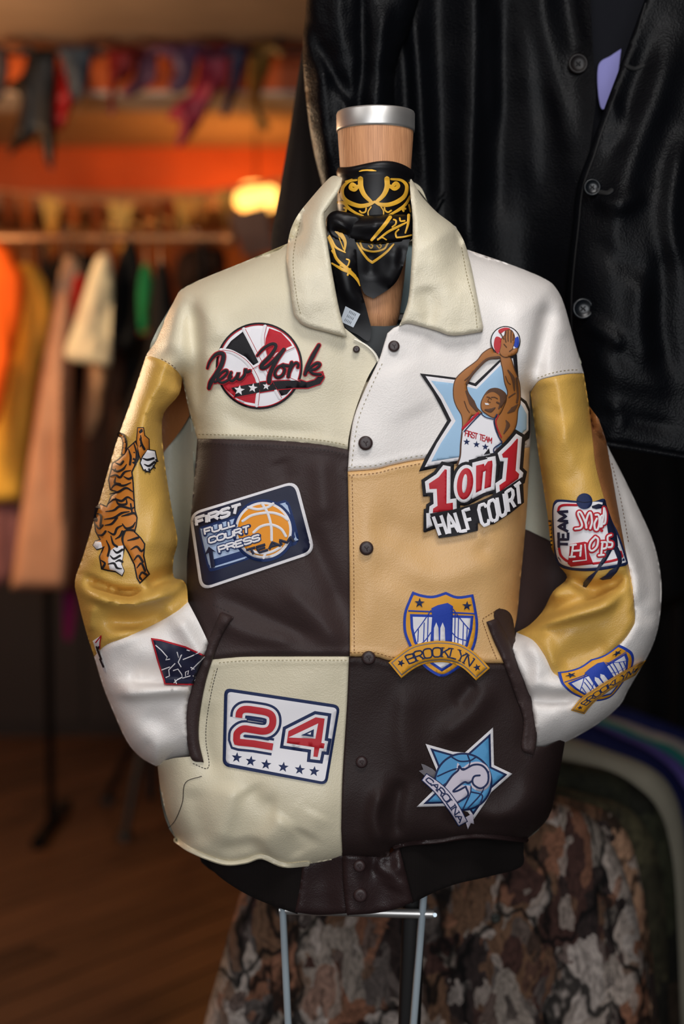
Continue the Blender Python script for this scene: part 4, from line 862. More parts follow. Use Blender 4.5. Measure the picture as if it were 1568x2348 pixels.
H = quad_map([(335, 100), (880, 125), (924, 400), (258, 300), (120, 740), (235, 880), (600, 868), (600, 546), (600, 205), (1030, 790), (905, 900)], [(308, 1698), (745, 1472), (846, 1562), (335, 1752), (412, 1935), (475, 1968), (690, 1880), (645, 1735), (530, 1588), (905, 1592), (880, 1660)])
shield(sr_cloth, 1180, 1000, .32374, 'tilted blue and gold shield patch with a bridge on the forearm', H)

# ---------------------------------------------------------------- Carolina star
p = Patch(860, 1330, .25559, BODY_R, 'light blue star patch with a curled letter C and a ribbon lettered CAROLINA')
ST = [(452, 1470), (700, 1540), (805, 1548), (1057, 1322), (1066, 1660), (1230, 1738), (1040, 1905), (985, 2000), (882, 2150), (830, 2080), (640, 2028), (372, 2035), (520, 1890), (548, 1700)]
p.poly('backing', ST, T_WHITE, 0); p.poly('border', offset_poly(ST, -24), T_NAVY, 1); p.poly('ground', offset_poly(ST, -42), S_CAROL, 2)
p.poly('ball_edge', circle(790, 1810, 262, 50), T_NAVY, 3); p.poly('ball', circle(790, 1810, 244, 50), S_CAROL, 4)
for q in ([(560, 1760), (700, 1700), (800, 1690)], [(690, 1590), (760, 1625), (850, 1620), (900, 1590)], [(830, 1570), (850, 1640), (820, 1700)], [(1020, 1720), (960, 1900), (830, 2050)], [(860, 1900), (960, 1930), (940, 2010)], [(560, 1880), (640, 1820)], [(790, 2050), (850, 1920), (860, 1850)]): p.stroke('ball_seam', q, 13, T_NAVY, 5)
CC = [(620, 1862), (660, 1790), (705, 1740), (728, 1700), (740, 1640), (780, 1682), (850, 1640), (940, 1632), (1012, 1680), (1040, 1770), (1015, 1860), (940, 1897), (870, 1862), (848, 1810), (780, 1840), (855, 1850), (852, 1930), (800, 1960), (740, 2005), (660, 1950), (610, 1900)]
p.poly('letter_ground', CC, S_LILAC, 6, True)
for q in ([(622, 1850), (690, 1755), (745, 1705), (755, 1668), (790, 1702), (880, 1658), (960, 1665), (1012, 1730), (1008, 1820), (950, 1868), (890, 1842), (872, 1800), (890, 1760), (938, 1752)], [(872, 1800), (835, 1822), (795, 1815), (700, 1892), (740, 1890), (812, 1852)], [(812, 1852), (832, 1930), (742, 1995)]): p.stroke('letter', q, 17, T_NAVY, 7)
RB = np.vstack([catmull([(424, 1795), (540, 1905), (650, 2045), (752, 2202)], False, 5), catmull([(822, 2165), (722, 1985), (610, 1850), (462, 1742)], False, 5)])
p.poly('ribbon_tail', [(545, 1722), (512, 1692), (440, 1655), (412, 1648), (432, 1700), (392, 1712), (450, 1762), (530, 1775)], T_GREY, 7); p.poly('ribbon_tail', [(812, 2128), (872, 2095), (888, 2190), (858, 2180), (832, 2238), (815, 2180)], S_LILAC, 7)
p.poly('ribbon', offset_poly(RB, 8), T_NAVY, 8, step=7); p.poly('ribbon', RB, S_LILAC, 9, step=7)
p.text('lettering', 'CAROLINA', [(452, 1792), (560, 1898), (664, 2035), (756, 2178)], [(482, 1772), (595, 1864), (706, 1998), (792, 2152)], 11, T_NAVY, 10, serif=True)
p.build(('backing', T_WHITE.name))

# ---------------------------------------------------------------- tiger on the sleeve
p = Patch(160, 960, .34908, sl_cloth, 'embroidered climbing tiger in orange, black and white', base_off=.0008)
BODYT = [(352, 232), (378, 190), (432, 142), (452, 180), (455, 265), (430, 312), (412, 350), (420, 420), (424, 500), (432, 600), (446, 650), (440, 705), (430, 742), (468, 780), (496, 822), (490, 900), (508, 985), (528, 1022), (460, 1086), (438, 1050), (420, 960), (380, 880), (362, 850), (352, 900), (342, 955), (360, 1000), (345, 1038), (300, 1010), (250, 1002), (205, 990), (190, 905), (214, 852), (176, 864), (148, 832), (165, 800), (192, 792), (165, 742), (155, 655), (166, 582), (200, 555), (240, 572), (268, 505), (300, 482), (262, 470), (250, 402), (266, 340), (276, 290), (312, 268)]
p.poly('backing', BODYT, T_BLACK, 0); p.poly('fur', offset_poly(BODYT, -9), S_TIGER, 1)
HL = [(448, 62), (482, 62), (490, 112), (518, 136), (520, 202), (490, 232), (470, 272), (458, 240), (440, 152)]
p.poly('backing', offset_poly(HL, 6), T_BLACK, 0); p.poly('fur', HL, S_TIGER, 1)
PW = [(510, 206), (558, 214), (570, 270), (545, 318), (516, 345), (486, 334), (466, 290), (478, 255)]
p.poly('backing', offset_poly(PW, 7), T_BLACK, 1); p.poly('white_fur', PW, T_WHITE, 2)
p.stroke('backing', [(325, 104), (350, 118), (362, 165), (352, 235)], 32, T_BLACK, 0)
for a, b in (((330, 108), (345, 116)), ((352, 130), (356, 150)), ((360, 165), (358, 185)), ((356, 200), (352, 225))): p.stroke('fur', [a, b], 15, S_TIGER, 1)
p.poly('white_fur', [(152, 832), (168, 806), (205, 810), (214, 846), (176, 858)], T_WHITE, 2)
p.poly('white_fur', [(352, 832), (350, 900), (338, 955), (356, 1000), (342, 1030), (300, 1000), (262, 990), (250, 930), (262, 870), (300, 840)], T_WHITE, 2)
for q in ([(385, 200), (400, 250), (395, 300)], [(420, 160), (440, 230), (430, 300)], [(300, 290), (330, 300), (350, 280)], [(275, 330), (310, 345), (350, 330), (372, 300)], [(262, 380), (300, 370), (330, 385), (360, 350), (400, 340)], [(300, 385), (295, 420), (330, 430)], [(355, 380), (385, 395), (410, 385)], [(270, 460), (300, 430), (350, 440), (400, 420)], [(262, 495), (320, 480), (370, 455), (415, 480)], [(250, 560), (290, 530), (340, 540), (380, 515), (420, 540)], [(300, 520), (320, 560), (370, 560), (372, 530)], [(235, 610), (290, 600), (330, 575), (400, 590), (425, 580)], [(175, 620), (205, 640), (200, 700)], [(225, 660), (290, 650), (340, 620), (390, 610)], [(340, 640), (380, 630), (420, 620), (440, 640)], [(345, 690), (370, 720), (410, 710), (430, 680)], [(350, 740), (390, 730), (425, 735)], [(230, 700), (275, 690), (310, 650)], [(165, 690), (190, 720), (215, 700)], [(180, 760), (210, 765), (235, 740)], [(250, 740), (290, 760), (310, 720), (345, 700)], [(300, 790), (330, 770), (345, 740)], [(240, 800), (260, 850), (250, 900)], [(270, 770), (285, 820), (310, 840)], [(380, 800), (420, 790), (450, 780)], [(400, 860), (440, 840), (470, 870), (490, 850)], [(420, 930), (450, 900), (480, 940)], [(440, 980), (470, 950), (495, 1000)], [(455, 1040), (475, 1010), (510, 1030)], [(205, 930), (230, 950), (215, 980)], [(265, 900), (290, 920), (330, 900)], [(250, 955), (290, 950), (310, 980), (340, 985)], [(300, 940), (325, 930), (345, 940)], [(285, 860), (310, 880), (345, 860)], [(480, 260), (510, 270), (550, 260)], [(490, 300), (520, 310), (555, 285)], [(465, 110), (470, 160), (490, 200)], [(360, 850), (345, 790), (360, 740)], [(400, 560), (410, 620)]):
    p.stroke('stripe', q, [6, 15, 15, 6][:max(2, len(q))] if len(q) > 2 else 11, T_BLACK, 3)
for q in ([(520, 330), (526, 352)], [(495, 335), (500, 350)], [(548, 310), (560, 325)], [(565, 270), (578, 280)]): p.stroke('claw', q, 10, T_BLACK, 3)
p.build(('backing', T_BLACK.name))

# ---------------------------------------------------------------- navy triangle with white cracks
p = Patch(160, 960, .34908, sl_cloth, 'navy triangular patch with red edge and white stitched figures on the forearm', base_off=.002, ls=.0007, fine=4)
TRI = [(532, 1440), (600, 1450), (760, 1495), (900, 1560), (860, 1660), (820, 1752), (622, 1746), (575, 1600)]
p.poly('backing', TRI, T_RED, 0); p.poly('ground', offset_poly(TRI, -11), T_DNAVY, 1)
for q in ([(565, 1490), (600, 1520), (640, 1565), (630, 1585), (655, 1580)], [(605, 1650), (655, 1632)], [(745, 1582), (800, 1560), (850, 1535)], [(800, 1650), (850, 1600), (885, 1565)], [(705, 1535), (715, 1570), (735, 1550), (712, 1600), (730, 1630)], [(632, 1700), (655, 1690), (650, 1650), (690, 1610)], [(680, 1655), (710, 1645), (735, 1680), (740, 1705), (790, 1690)], [(760, 1690), (760, 1665), (780, 1655), (775, 1680)], [(685, 1735), (705, 1715), (735, 1700)], [(690, 1715), (700, 1740)], [(810, 1690), (835, 1700), (820, 1720)], [(795, 1635), (815, 1645)], [(770, 1520), (785, 1525)]): p.stroke('crack', q, 7, T_WHITE, 2, smooth=False)
p.build(('backing', T_RED.name))
p = Patch(160, 960, .34908, sl_cloth, 'edge of a white and red patch wrapping round the elbow')
p.poly('backing', [(205, 1425), (196, 1470), (190, 1510), (205, 1560), (230, 1640), (234, 1670), (222, 1660), (190, 1580), (160, 1490), (150, 1460)], T_WHITE, 0)
p.stroke('border', [(205, 1427), (170, 1470)], 8, T_RED, 1); p.stroke('border', [(205, 1427), (197, 1470), (196, 1510)], 7, T_RED, 1)
for q in ([(175, 1500), (190, 1540)], [(185, 1530), (205, 1580)], [(198, 1580), (220, 1630)], [(190, 1500), (180, 1520)]): p.stroke('stripe', q, 12, T_BLACK, 2)
p.build(('backing', T_WHITE.name))

# ---------------------------------------------------------------- mad hops
p = Patch(1250, 1120, .2344, sr_cloth, 'white square patch with a jumping player silhouette lettered TEAM MAD HOPS', ls=.0004, fine=7)
p.poly('backing', [(70, 190), (90, 125), (145, 108), (320, 122), (470, 128), (575, 100), (605, 180), (660, 330), (720, 450), (800, 690), (800, 742), (740, 765), (500, 805), (300, 805), (160, 775), (108, 715), (85, 600), (68, 300)], T_NAVY, 0, True)
p.poly('ground', [(83, 195), (105, 148), (152, 131), (320, 142), (556, 136), (600, 250), (680, 400), (778, 682), (768, 728), (500, 774), (300, 778), (168, 745), (122, 690), (97, 560), (81, 300)], S_WHITE, 1, True)
for q in ([(125, 225), (140, 180), (190, 162), (310, 162)], [(135, 590), (152, 655), (205, 705), (255, 718)], [(470, 735), (620, 715), (720, 690)], [(752, 665), (738, 620)]): p.stroke('frame', q, 24, T_RED, 2)
p.text('lettering_navy', 'TEAM', [(222, 582), (224, 222)], [(132, 580), (124, 222)], 27, T_DNAVY, 4, cap=False)
p.poly('player_silhouette', [(560, 150), (580, 105), (610, 200), (655, 330), (700, 450), (712, 560), (680, 600), (610, 600), (620, 480), (600, 330), (590, 230)], T_DNAVY, 3)
p.poly('player_silhouette', [(610, 590), (660, 590), (600, 700), (540, 775), (495, 835), (450, 905), (400, 970), (368, 960), (372, 920), (425, 860), (485, 815), (530, 730), (570, 670)], T_DNAVY, 4)
p.poly('player_silhouette', [(665, 580), (705, 560), (745, 640), (752, 720), (700, 820), (640, 885), (560, 898), (528, 885), (590, 850), (635, 800), (700, 765), (712, 700)], T_DNAVY, 4)
p.poly('player_silhouette', [(455, 172), (520, 150), (565, 160), (555, 192), (500, 202), (460, 192)], T_DNAVY, 4); p.poly('ball', circle(383, 125, 78, 36), T_NAVY, 5)
p.stroke('ball_seam', [(310, 120), (380, 135), (455, 125)], 7, T_DNAVY, 6)
p.poly('lettering_block', [(240, 545), (385, 520), (415, 530), (430, 640), (472, 740), (250, 766), (218, 735), (235, 640)], T_RED, 4)
MAD = [[(292, 396), (345, 386), (358, 345), (320, 250), (345, 235), (392, 330), (402, 385)], [(395, 335), (420, 255), (445, 240), (457, 330), (440, 392)], [(492, 258), (522, 262), (530, 330), (512, 400), (488, 398), (482, 345), (505, 295)], [(530, 300), (540, 375)], [(575, 192), (570, 270), (552, 372)], [(572, 262), (546, 275), (550, 338), (584, 338), (592, 250), (578, 195)]]
HOPS = [[(272, 555), (255, 668)], [(248, 556), (300, 550)], [(240, 671), (288, 668)], [(265, 612), (345, 606)], [(350, 560), (342, 660)], [(490, 475), (442, 530), (432, 590), (460, 610), (505, 570), (516, 500), (490, 475)], [(560, 530), (546, 650)], [(552, 526), (600, 530), (596, 580), (552, 592)], [(524, 656), (572, 650)], [(645, 455), (612, 472), (616, 520), (655, 532), (650, 570), (620, 576)]]
for q in MAD + HOPS[5:]: p.stroke('lettering_edge', q, 50, T_RED, 6)
for q in MAD + HOPS: p.stroke('lettering', q, 20, T_WHITE, 8)
p.stroke('lettering', [(388, 548), (402, 700), (272, 714)], 14, T_WHITE, 8, smooth=False); p.poly('lettering_dot', circle(552, 412, 15, 14), T_RED, 6)
p.build(('backing', T_NAVY.name))
p = Patch(1180, 1000, .32374, sr_cloth, 'narrow black and gold patch edge on the inside of the sleeve')
p.poly('backing', [(236, 596), (256, 592), (262, 700), (276, 830), (262, 800), (246, 700)], T_GOLD, 0)
for y in range(600, 800, 28): p.stroke('stripe', [(238 + (y - 600) * .1, y), (258 + (y - 600) * .06, y + 4)], 12, T_BLACK, 1, cap=False)
p.build(('backing', T_GOLD.name))
# ================================================================== DRESS FORM
form = Root('dress_form', tuple(at(850, 2600, 1.72)), 'wooden tailor dress form with a silver neck cap inside the patchwork jacket', 'mannequin')
NX = at(861, 300, MID).x
M_WOOD = bpy.data.materials.new('neck_wood'); M_WOOD.use_nodes = True
nt = M_WOOD.node_tree; bs = nt.nodes['Principled BSDF']; bs.inputs['Roughness'].default_value = .55
tc = nt.nodes.new('ShaderNodeTexCoord'); mp = nt.nodes.new('ShaderNodeMapping'); mp.inputs['Scale'].default_value = (60, 60, 4); mp.inputs['Rotation'].default_value = (0, .05, 0)
nz = nt.nodes.new('ShaderNodeTexNoise'); nz.inputs['Scale'].default_value = 2.2; nz.inputs['Detail'].default_value = 6; nz.inputs['Distortion'].default_value = 1.2
wv = nt.nodes.new('ShaderNodeTexWave'); wv.bands_direction = 'X'; wv.inputs['Scale'].default_value = 3.0; wv.inputs['Distortion'].default_value = 7; wv.inputs['Detail'].default_value = 3
rp = nt.nodes.new('ShaderNodeValToRGB'); rp.color_ramp.elements[0].color = (*lin((140, 86, 54)), 1); rp.color_ramp.elements[1].color = (*lin((220, 160, 114)), 1)
mxn = nt.nodes.new('ShaderNodeMath'); mxn.operation = 'MULTIPLY_ADD'; mxn.inputs[1].default_value = .5; 
nt.links.new(tc.outputs['Object'], mp.inputs['Vector']); nt.links.new(mp.outputs['Vector'], nz.inputs['Vector']); nt.links.new(mp.outputs['Vector'], wv.inputs['Vector'])
nt.links.new(wv.outputs['Fac'], mxn.inputs[0]); nt.links.new(nz.outputs['Fac'], mxn.inputs[2]); nt.links.new(mxn.outputs[0], rp.inputs['Fac']); nt.links.new(rp.outputs['Color'], bs.inputs['Base Color'])
def zat(py): return at(861, py, MID).z
def lathe(prof, n=48, sx=1.0, sy=1.0):
    t = np.linspace(0, 2 * math.pi, n, endpoint=False)
    return loft([np.stack([NX + r * sx * np.cos(t), MID + r * sy * np.sin(t), np.full(n, z)], 1) for r, z in prof])
PXM = MID / FPX
V, F = lathe([(.165 * .9, zat(1050)), (.17, zat(900)), (.15, zat(800)), (.085, zat(720)), (.062, zat(660)), (.048, zat(560)), (78 * PXM, zat(440)), (80 * PXM, zat(400)), (84 * PXM, zat(330)), (86 * PXM, zat(296))], sy=.62)
F2 = F
form.part('bust', *lathe([(.155, zat(1900)), (.15, zat(1500)), (.15, zat(1050)), (.14, zat(950)), (.11, zat(890)), (.05, zat(850)), (.03, zat(780))], sy=.30), mat('linen', (190, 176, 150), .9, grain='noise', gs=700))
form.part('neck', *lathe([(42 * PXM, zat(770)), (56 * PXM, zat(720)), (66 * PXM, zat(640)), (74 * PXM, zat(540)), (76 * PXM, zat(450)), (80 * PXM, zat(390)), (84 * PXM, zat(330)), (86 * PXM, zat(296))], sy=1.0), M_WOOD, label='pale grained wooden neck')
M_STEEL = mat('brushed_steel', (205, 203, 200), .42, .85, grain='noise', gs=60, gstr=.05, var=.12, vs=30)
form.part('neck_cap', *lathe([(83 * PXM, zat(304)), (88 * PXM, zat(303)), (88.5 * PXM, zat(298)), (88.5 * PXM, zat(263)), (87 * PXM, zat(259)), (60 * PXM, zat(255)), (5 * PXM, zat(254))], n=56), M_STEEL, label='round brushed steel cap')
# ---- silver stand below the jacket
M_BAR = mat('silver_bar', (178, 192, 200), .35, .35)
ys = 1.735
for (a, b) in (((626, 2040), (652, 2460)), ((1008, 2010), (962, 2460))):
    P, Q = at(*a, ys), at(*b, ys); d = (Q - P).normalized(); t = (0.0 - P.z) / d.z
    foot = P + d * t
    form.part('stand_leg', *bar(P + Vector((0, 0, .25)) - d * 0, foot, .0085, .016), M_BAR)
P, Q = at(640, 2086, ys - .002), at(994, 2096, ys - .002)
form.part('crossbar', *tube([P, Q], .0058, 14), M_STEEL)
form.part('crossbar_bolt', *tube([at(997, 2098, ys - .011), at(997, 2098, ys + .011)], .0026, 10), M_BAR)
P, Q = at(968, 2000, ys + .03), at(946, 2460, ys + .03); d = (Q - P).normalized()
form.part('stand_post', *bar(P + Vector((0, 0, .3)), P + d * ((0 - P.z) / d.z), .028, .02), mat('black_iron', (16, 15, 15), .6))

# ================================================================== SCARF
scarf = Root('neck_scarf', tuple(at(850, 780, 1.69)), 'black silk scarf with gold scrollwork knotted around the wooden neck', 'scarf')
M_SILK = mat('black_silk', (12, 11, 14), .38, grain='noise', gs=1500, gstr=.05, spec=.25)
M_GOLDP = mat('gold_print', (226, 172, 52), .4, var=.22, vs=45)
def wrap_depth(px, py):
    px = np.asarray(px, float); py = np.asarray(py, float)
    r = 88 * PXM; x = np.clip((px - 861) / 88.0, -.995, .995)
    return MID - r * np.sqrt(1 - x * x) - .003 - apply_folds(px, py, [([(776, 470), (850, 486), (945, 480)], -.003, 8), ([(780, 402), (860, 396), (944, 404)], .004, 9), ([(785, 418), (860, 410), (940, 418)], -.004, 6), ([(800, 440), (850, 452), (930, 430)], .002, 20)])
# wrap as a full ring
rings = []
for py, k in ((392, .92), (388, .97), (390, 1.0), (398, 1.03), (406, 1.02), (413, .985), (420, .99), (440, 1.01), (470, 1.015), (490, 1.0), (510, .97)):
    t = np.linspace(0, 2 * math.pi, 72, endpoint=False); r = 86 * PXM * k
    z = zat(py) + .0025 * np.sin(t * 3 + py * .03)
    rings.append(np.stack([NX + r * np.cos(t), MID + r * np.sin(t), z], 1))
V, F = loft(rings, True, False); scarf.part('wrap', V, F, M_SILK)
def ring_depth(px, py):
    x = np.clip((np.asarray(px, float) - 861) / 88.0, -.99, .99); k = np.interp(py, [388, 398, 406, 413, 420, 440, 470, 490, 510], [.97, 1.03, 1.02, .985, .99, 1.01, 1.015, 1.0, .97])
    return MID - 86 * PXM * k * np.sqrt(np.maximum(0.02, 1 - (x / np.maximum(k, .9)) ** 2)) - .0012
# knot roll, with two hanging tails
def roll_depth(px, py): return 1.690 - .012 * np.sqrt(np.maximum(0, 1 - ((np.asarray(py) - (528 - (np.asarray(px) - 870) * .06)) / 36.0) ** 2)) + .00025 * np.abs(np.asarray(px) - 860) * .6 - apply_folds(px, py, [([(800, 520), (860, 515), (940, 505)], .003, 10), ([(810, 545), (870, 540), (940, 535)], -.002, 8)])
V, F = sheet(smooth_poly([(782, 506), (840, 494), (900, 492), (946, 498), (948, 540), (930, 556), (880, 560), (830, 556), (795, 548)]), roll_depth, 7, 0, .02, .006, 10); knot = scarf.part('knot', V, F, M_SILK)
V, F = sheet(smooth_poly([(748, 502), (766, 484), (800, 488), (830, 500), (824, 530), (806, 552), (775, 556), (752, 536)]), lambda x, y: 1.688 - .006 * np.exp(-(((x - 780) / 30) ** 2 + ((y - 515) / 24) ** 2)) - apply_folds(x, y, [([(756, 500), (780, 512), (805, 530)], .003, 7), ([(758, 525), (780, 535), (800, 545)], -.003, 6)]), 5, 0, .012, .004, 7); scarf.part('knot', V, F, M_SILK)
TF = [([(800, 560), (800, 640), (820, 720)], .004, 16), ([(770, 560), (785, 640), (800, 700)], .003, 12), ([(815, 600), (830, 680)], -.004, 10)]
def tail_l(px, py): return 1.688 + .012 * sstep(py, 600, 780) - apply_folds(px, py, TF)
V, F = sheet(smooth_poly([(754, 520), (800, 530), (815, 560), (822, 640), (838, 700), (852, 755), (852, 755), (845, 782), (820, 768), (790, 748), (772, 690), (760, 610)]), tail_l, 7, 0, .0015); tl = scarf.part('tail', V, F, M_SILK)
RF = [([(900, 560), (905, 610), (880, 660)], .004, 22), ([(850, 570), (850, 640)], -.003, 14), ([(925, 560), (915, 620)], -.003, 10)]
def tail_r(px, py): return 1.694 + .010 * sstep(py, 560, 690) - apply_folds(px, py, RF)
V, F = sheet(smooth_poly([(808, 550), (808, 550), (870, 556), (940, 548), (940, 548), (930, 590), (915, 635), (895, 660), (856, 685), (856, 685), (832, 668), (818, 610)]), tail_r, 7, 0, .0015); tr_ = scarf.part('tail', V, F, M_SILK)
def gold(lines, depth, parent, ox=600, oy=200, sc=.38265, off=.0007):
    Vs = []
    for pts, w in lines:
        r = stroke2(pts, w, 6)
        V, F, pr = r; P = V * sc + np.array([ox, oy]); d = depth(P[:, 0], P[:, 1]) - off - .0002 * pr
        A = P[list(F[0])]; ar = np.sum(A[:, 0] * np.roll(A[:, 1], -1) - np.roll(A[:, 0], -1) * A[:, 1])
        Vs.append((unproject(P[:, 0], P[:, 1], d), [f[::-1] for f in F] if ar > 0 else F))
    V, F = merge(*Vs); scarf.part('gold_print', V, F, M_GOLDP, parent, kind='stuff')
wrap_o = [o for o in scarf.o.children if o.name.startswith('wrap')][0]
Z = dict(ox=730, oy=380, sc=.2567)
gold([([(375, 118), (380, 190), (410, 260), (470, 322)], [48, 46, 40, 30]), ([(612, 118), (612, 190), (582, 260), (520, 322)], [48, 46, 40, 30]), ([(340, 128), (270, 142), (216, 200), (216, 270), (262, 322), (360, 358), (440, 350), (502, 322)], [18, 24, 32, 36, 40, 38, 36, 22]), ([(650, 120), (740, 130), (788, 180), (775, 260), (720, 312), (640, 345), (560, 348), (502, 322)], [18, 24, 32, 36, 40, 38, 36, 22]),
      ([(350, 186), (322, 214), (286, 198), (300, 166), (322, 176)], 34), ([(642, 184), (680, 206), (714, 182), (694, 156), (672, 170)], 34), ([(180, 328), (230, 336), (270, 380), (330, 420), (400, 448)], [30, 28, 28, 22, 14]), ([(822, 270), (780, 342), (720, 392), (620, 448)], [20, 26, 28, 16]),
      ([(445, 450), (444, 410), (470, 368)], 12), ([(582, 450), (580, 402), (558, 366)], 12), ([(368, 404), (388, 420), (418, 412), (426, 380)], 15), ([(650, 400), (622, 416), (596, 400), (590, 376)], 15), ([(208, 410), (238, 412), (246, 388), (230, 376)], 18), ([(760, 404), (750, 382), (776, 384)], 20), ([(810, 350), (822, 410)], 16), ([(365, 50), (420, 36), (470, 40), (515, 46)], [8, 22, 20, 6]), ([(240, 140), (300, 120)], 10), ([(172, 240), (186, 200)], 14), ([(812, 150), (830, 190)], 12)], ring_depth, wrap_o, **Z)
gold([([(640, 460), (590, 530), (530, 600), (475, 664)], [34, 34, 30, 24]), ([(800, 500), (720, 540), (620, 592), (530, 662)], [12, 22, 22, 16]), ([(672, 480), (692, 490), (690, 522), (660, 548)], 15), ([(726, 468), (734, 494), (770, 492)], 15), ([(806, 440), (800, 520), (776, 600)], [26, 22, 14]), ([(716, 570), (690, 600), (695, 636)], 15), ([(700, 642), (760, 636), (830, 620)], 15), ([(266, 540), (256, 576)], 14), ([(530, 656), (570, 642), (606, 662)], 12)], roll_depth, knot, **Z)
gold([([(435, 825), (450, 860), (480, 890), (500, 930), (495, 985)], [28, 28, 26, 18, 8]), ([(405, 890), (420, 920), (445, 960), (500, 990)], [10, 16, 14, 8]), ([(400, 900), (425, 960), (450, 1030), (520, 1095), (560, 1130)], [14, 16, 18, 22, 14]), ([(420, 1055), (480, 1090), (530, 1110), (570, 1150), (588, 1190)], [10, 18, 22, 18, 6]), ([(470, 1070), (510, 1075), (525, 1040), (508, 1030)], 9), ([(410, 830), (425, 815)], 10), ([(455, 880), (490, 970)], 7), ([(515, 1125), (530, 1090)], 12), ([(420, 980), (440, 1010)], 10)], tail_l, tl)
gold([([(570, 935), (600, 985), (635, 1030), (662, 1050)], [10, 14, 15, 16]), ([(790, 940), (750, 985), (700, 1025), (662, 1050)], [10, 14, 15, 16]), ([(590, 935), (610, 970), (670, 985), (730, 970), (755, 935)], 12), ([(640, 950), (655, 965), (665, 950), (655, 942)], 8), ([(690, 950), (705, 965), (716, 950), (706, 942)], 8), ([(690, 915), (720, 925), (745, 912)], 8)], tail_r, tr_)
V, F = sheet([(800 - 8, 702), (826, 720), (810, 751), (780, 737)], lambda x, y: tail_l(x, y) - .0025, 8, 0, .0006); tg = scarf.part('care_tag', V, F, mat('tag_satin', (205, 214, 224), .5), tl, 'small pale care label')
Vs = []
for i in range(5):
    for j in range(3):
        a = np.array([803 + i * 3.2 - j * 5.2, 712 + i * 1.8 + j * 9.0]); r = stroke2([a, a + np.array([-2.6, 5.2])], 1.0, 3, False, False)
        P = r[0]; Vs.append((unproject(P[:, 0], P[:, 1], tail_l(P[:, 0], P[:, 1]) - .0036), r[1]))
V, F = merge(*Vs); scarf.part('tag_print', V, F, mat('tag_ink', (60, 66, 74), .7), tl, kind='stuff')
# ================================================================== BLACK LEATHER JACKET (behind)
M_BLK = leather('black_leather', (7, 8, 11), rough=.38, gs=420, gstr=.35, var=.12, spec=.09)
M_BLKN = mat('black_cloth', (12, 13, 20), .85, grain='noise', gs=600, gstr=.2, spec=.2)
LF = [([(1085, -200), (1088, 120), (1078, 420), (1070, 640)], .016, 34, 22), ([(1000, -200), (1010, 200), (1020, 560)], -.012, 34), ([(1160, -100), (1150, 250), (1140, 560)], -.010, 30), ([(1235, -150), (1250, 60), (1290, 260), (1310, 380)], .012, 30), ([(1190, 20), (1215, 200), (1225, 480)], .006, 26), ([(1290, -100), (1320, 80), (1335, 160)], -.008, 24), ([(940, 0), (965, 250), (985, 480)], .010, 22), ([(1120, 0), (1130, 300)], .006, 18), ([(900, -50), (930, 150), (930, 400)], -.010, 20), ([(1060, 450), (1100, 620), (1090, 800)], .008, 40),
      ([(1560, 60), (1500, 240), (1440, 400), (1400, 560)], .012, 34), ([(1500, 60), (1440, 230), (1390, 380)], -.006, 22), ([(1530, 520), (1510, 720), (1540, 900)], -.010, 30), ([(1480, 620), (1470, 760), (1490, 860)], .010, 34), ([(1360, 450), (1420, 470), (1480, 440)], .008, 22), ([(1330, 740), (1380, 760), (1440, 800)], .008, 20), ([(1340, 800), (1420, 860), (1560, 880)], .006, 36), ([(1340, 940), (1430, 960), (1568, 985)], -.005, 20), ([(1400, 920), (1420, 960), (1440, 980)], .006, 22), ([(1568, 300), (1540, 480), (1550, 640)], .012, 26), ([(1360, 540), (1420, 600), (1500, 620)], -.005, 24), ([(1380, 200), (1420, 280), (1390, 330)], .005, 18)]
def blk_depth(px, py):
    px = np.asarray(px, float); py = np.asarray(py, float)
    return 1.900 - .095 * sstep(px, 1180, 1420) * sstep(py, -100, 700) - .03 * sstep(px, 1250, 1400) * sstep(py, 500, -100) - apply_folds(px, py, LF) - .002 * wobble(px, py, 31, 230, 2) + .05 * sstep(py, -150, -420)
bj = Root('leather_jacket', tuple(at(1280, 1045, 1.88)), 'large black leather jacket with dark buttons hanging behind the patchwork jacket', 'jacket')
def bpart(name, poly, depth, m, step=11, off=0, thick=.003, pillow=.0, pw=8, parent=None, label=None):
    V, F = sheet(poly, depth, step, off, thick, pillow, pw); return bj.part(name, V, F, m, parent, label)
lp = smooth_poly([(860, -120), (960, -330), (1120, -420), (1250, -430), (1330, -300), (1352, -60), (1352, -60), (1358, 100), (1366, 220), (1350, 360), (1330, 600), (1330, 990), (1330, 990), (1150, 975), (940, 960), (800, 940), (800, 940), (800, 500), (820, 100)])
bpart('front_panel', lp, blk_depth, M_BLK, label='black leather front with buttons')
rp_ = smooth_poly([(1580, -300), (1500, -60), (1470, 20), (1430, 130), (1392, 230), (1365, 305), (1348, 355), (1322, 430), (1312, 520), (1302, 610), (1296, 700), (1300, 850), (1322, 985), (1322, 985), (1360, 1010), (1450, 1026), (1568, 1046), (1740, 1078), (1740, 1078), (1790, 700), (1780, 200), (1740, -150), (1660, -330)])
fl = bpart('front_flap', rp_, blk_depth, M_BLK, off=.012, thick=.004, pillow=.004, pw=12, label='black leather front with buttonholes')
V, F, pr = stroke2([(1480, 8), (1444, 130), (1406, 230), (1378, 306), (1362, 356), (1336, 432), (1326, 520), (1316, 610), (1310, 700), (1314, 850)], 3, 6)
bj.part('edge_stitching', unproject(V[:, 0], V[:, 1], blk_depth(V[:, 0], V[:, 1]) - .0125), F, mat('black_thread', (8, 8, 9), .8), fl)
V, F, pr = stroke2([(1322, 990), (1360, 1012), (1450, 1028), (1568, 1048), (1740, 1080)], 14, 6)
bj.part('hem', unproject(V[:, 0], V[:, 1], blk_depth(V[:, 0], V[:, 1]) - .014 - .004 * pr), F, M_BLK, fl)
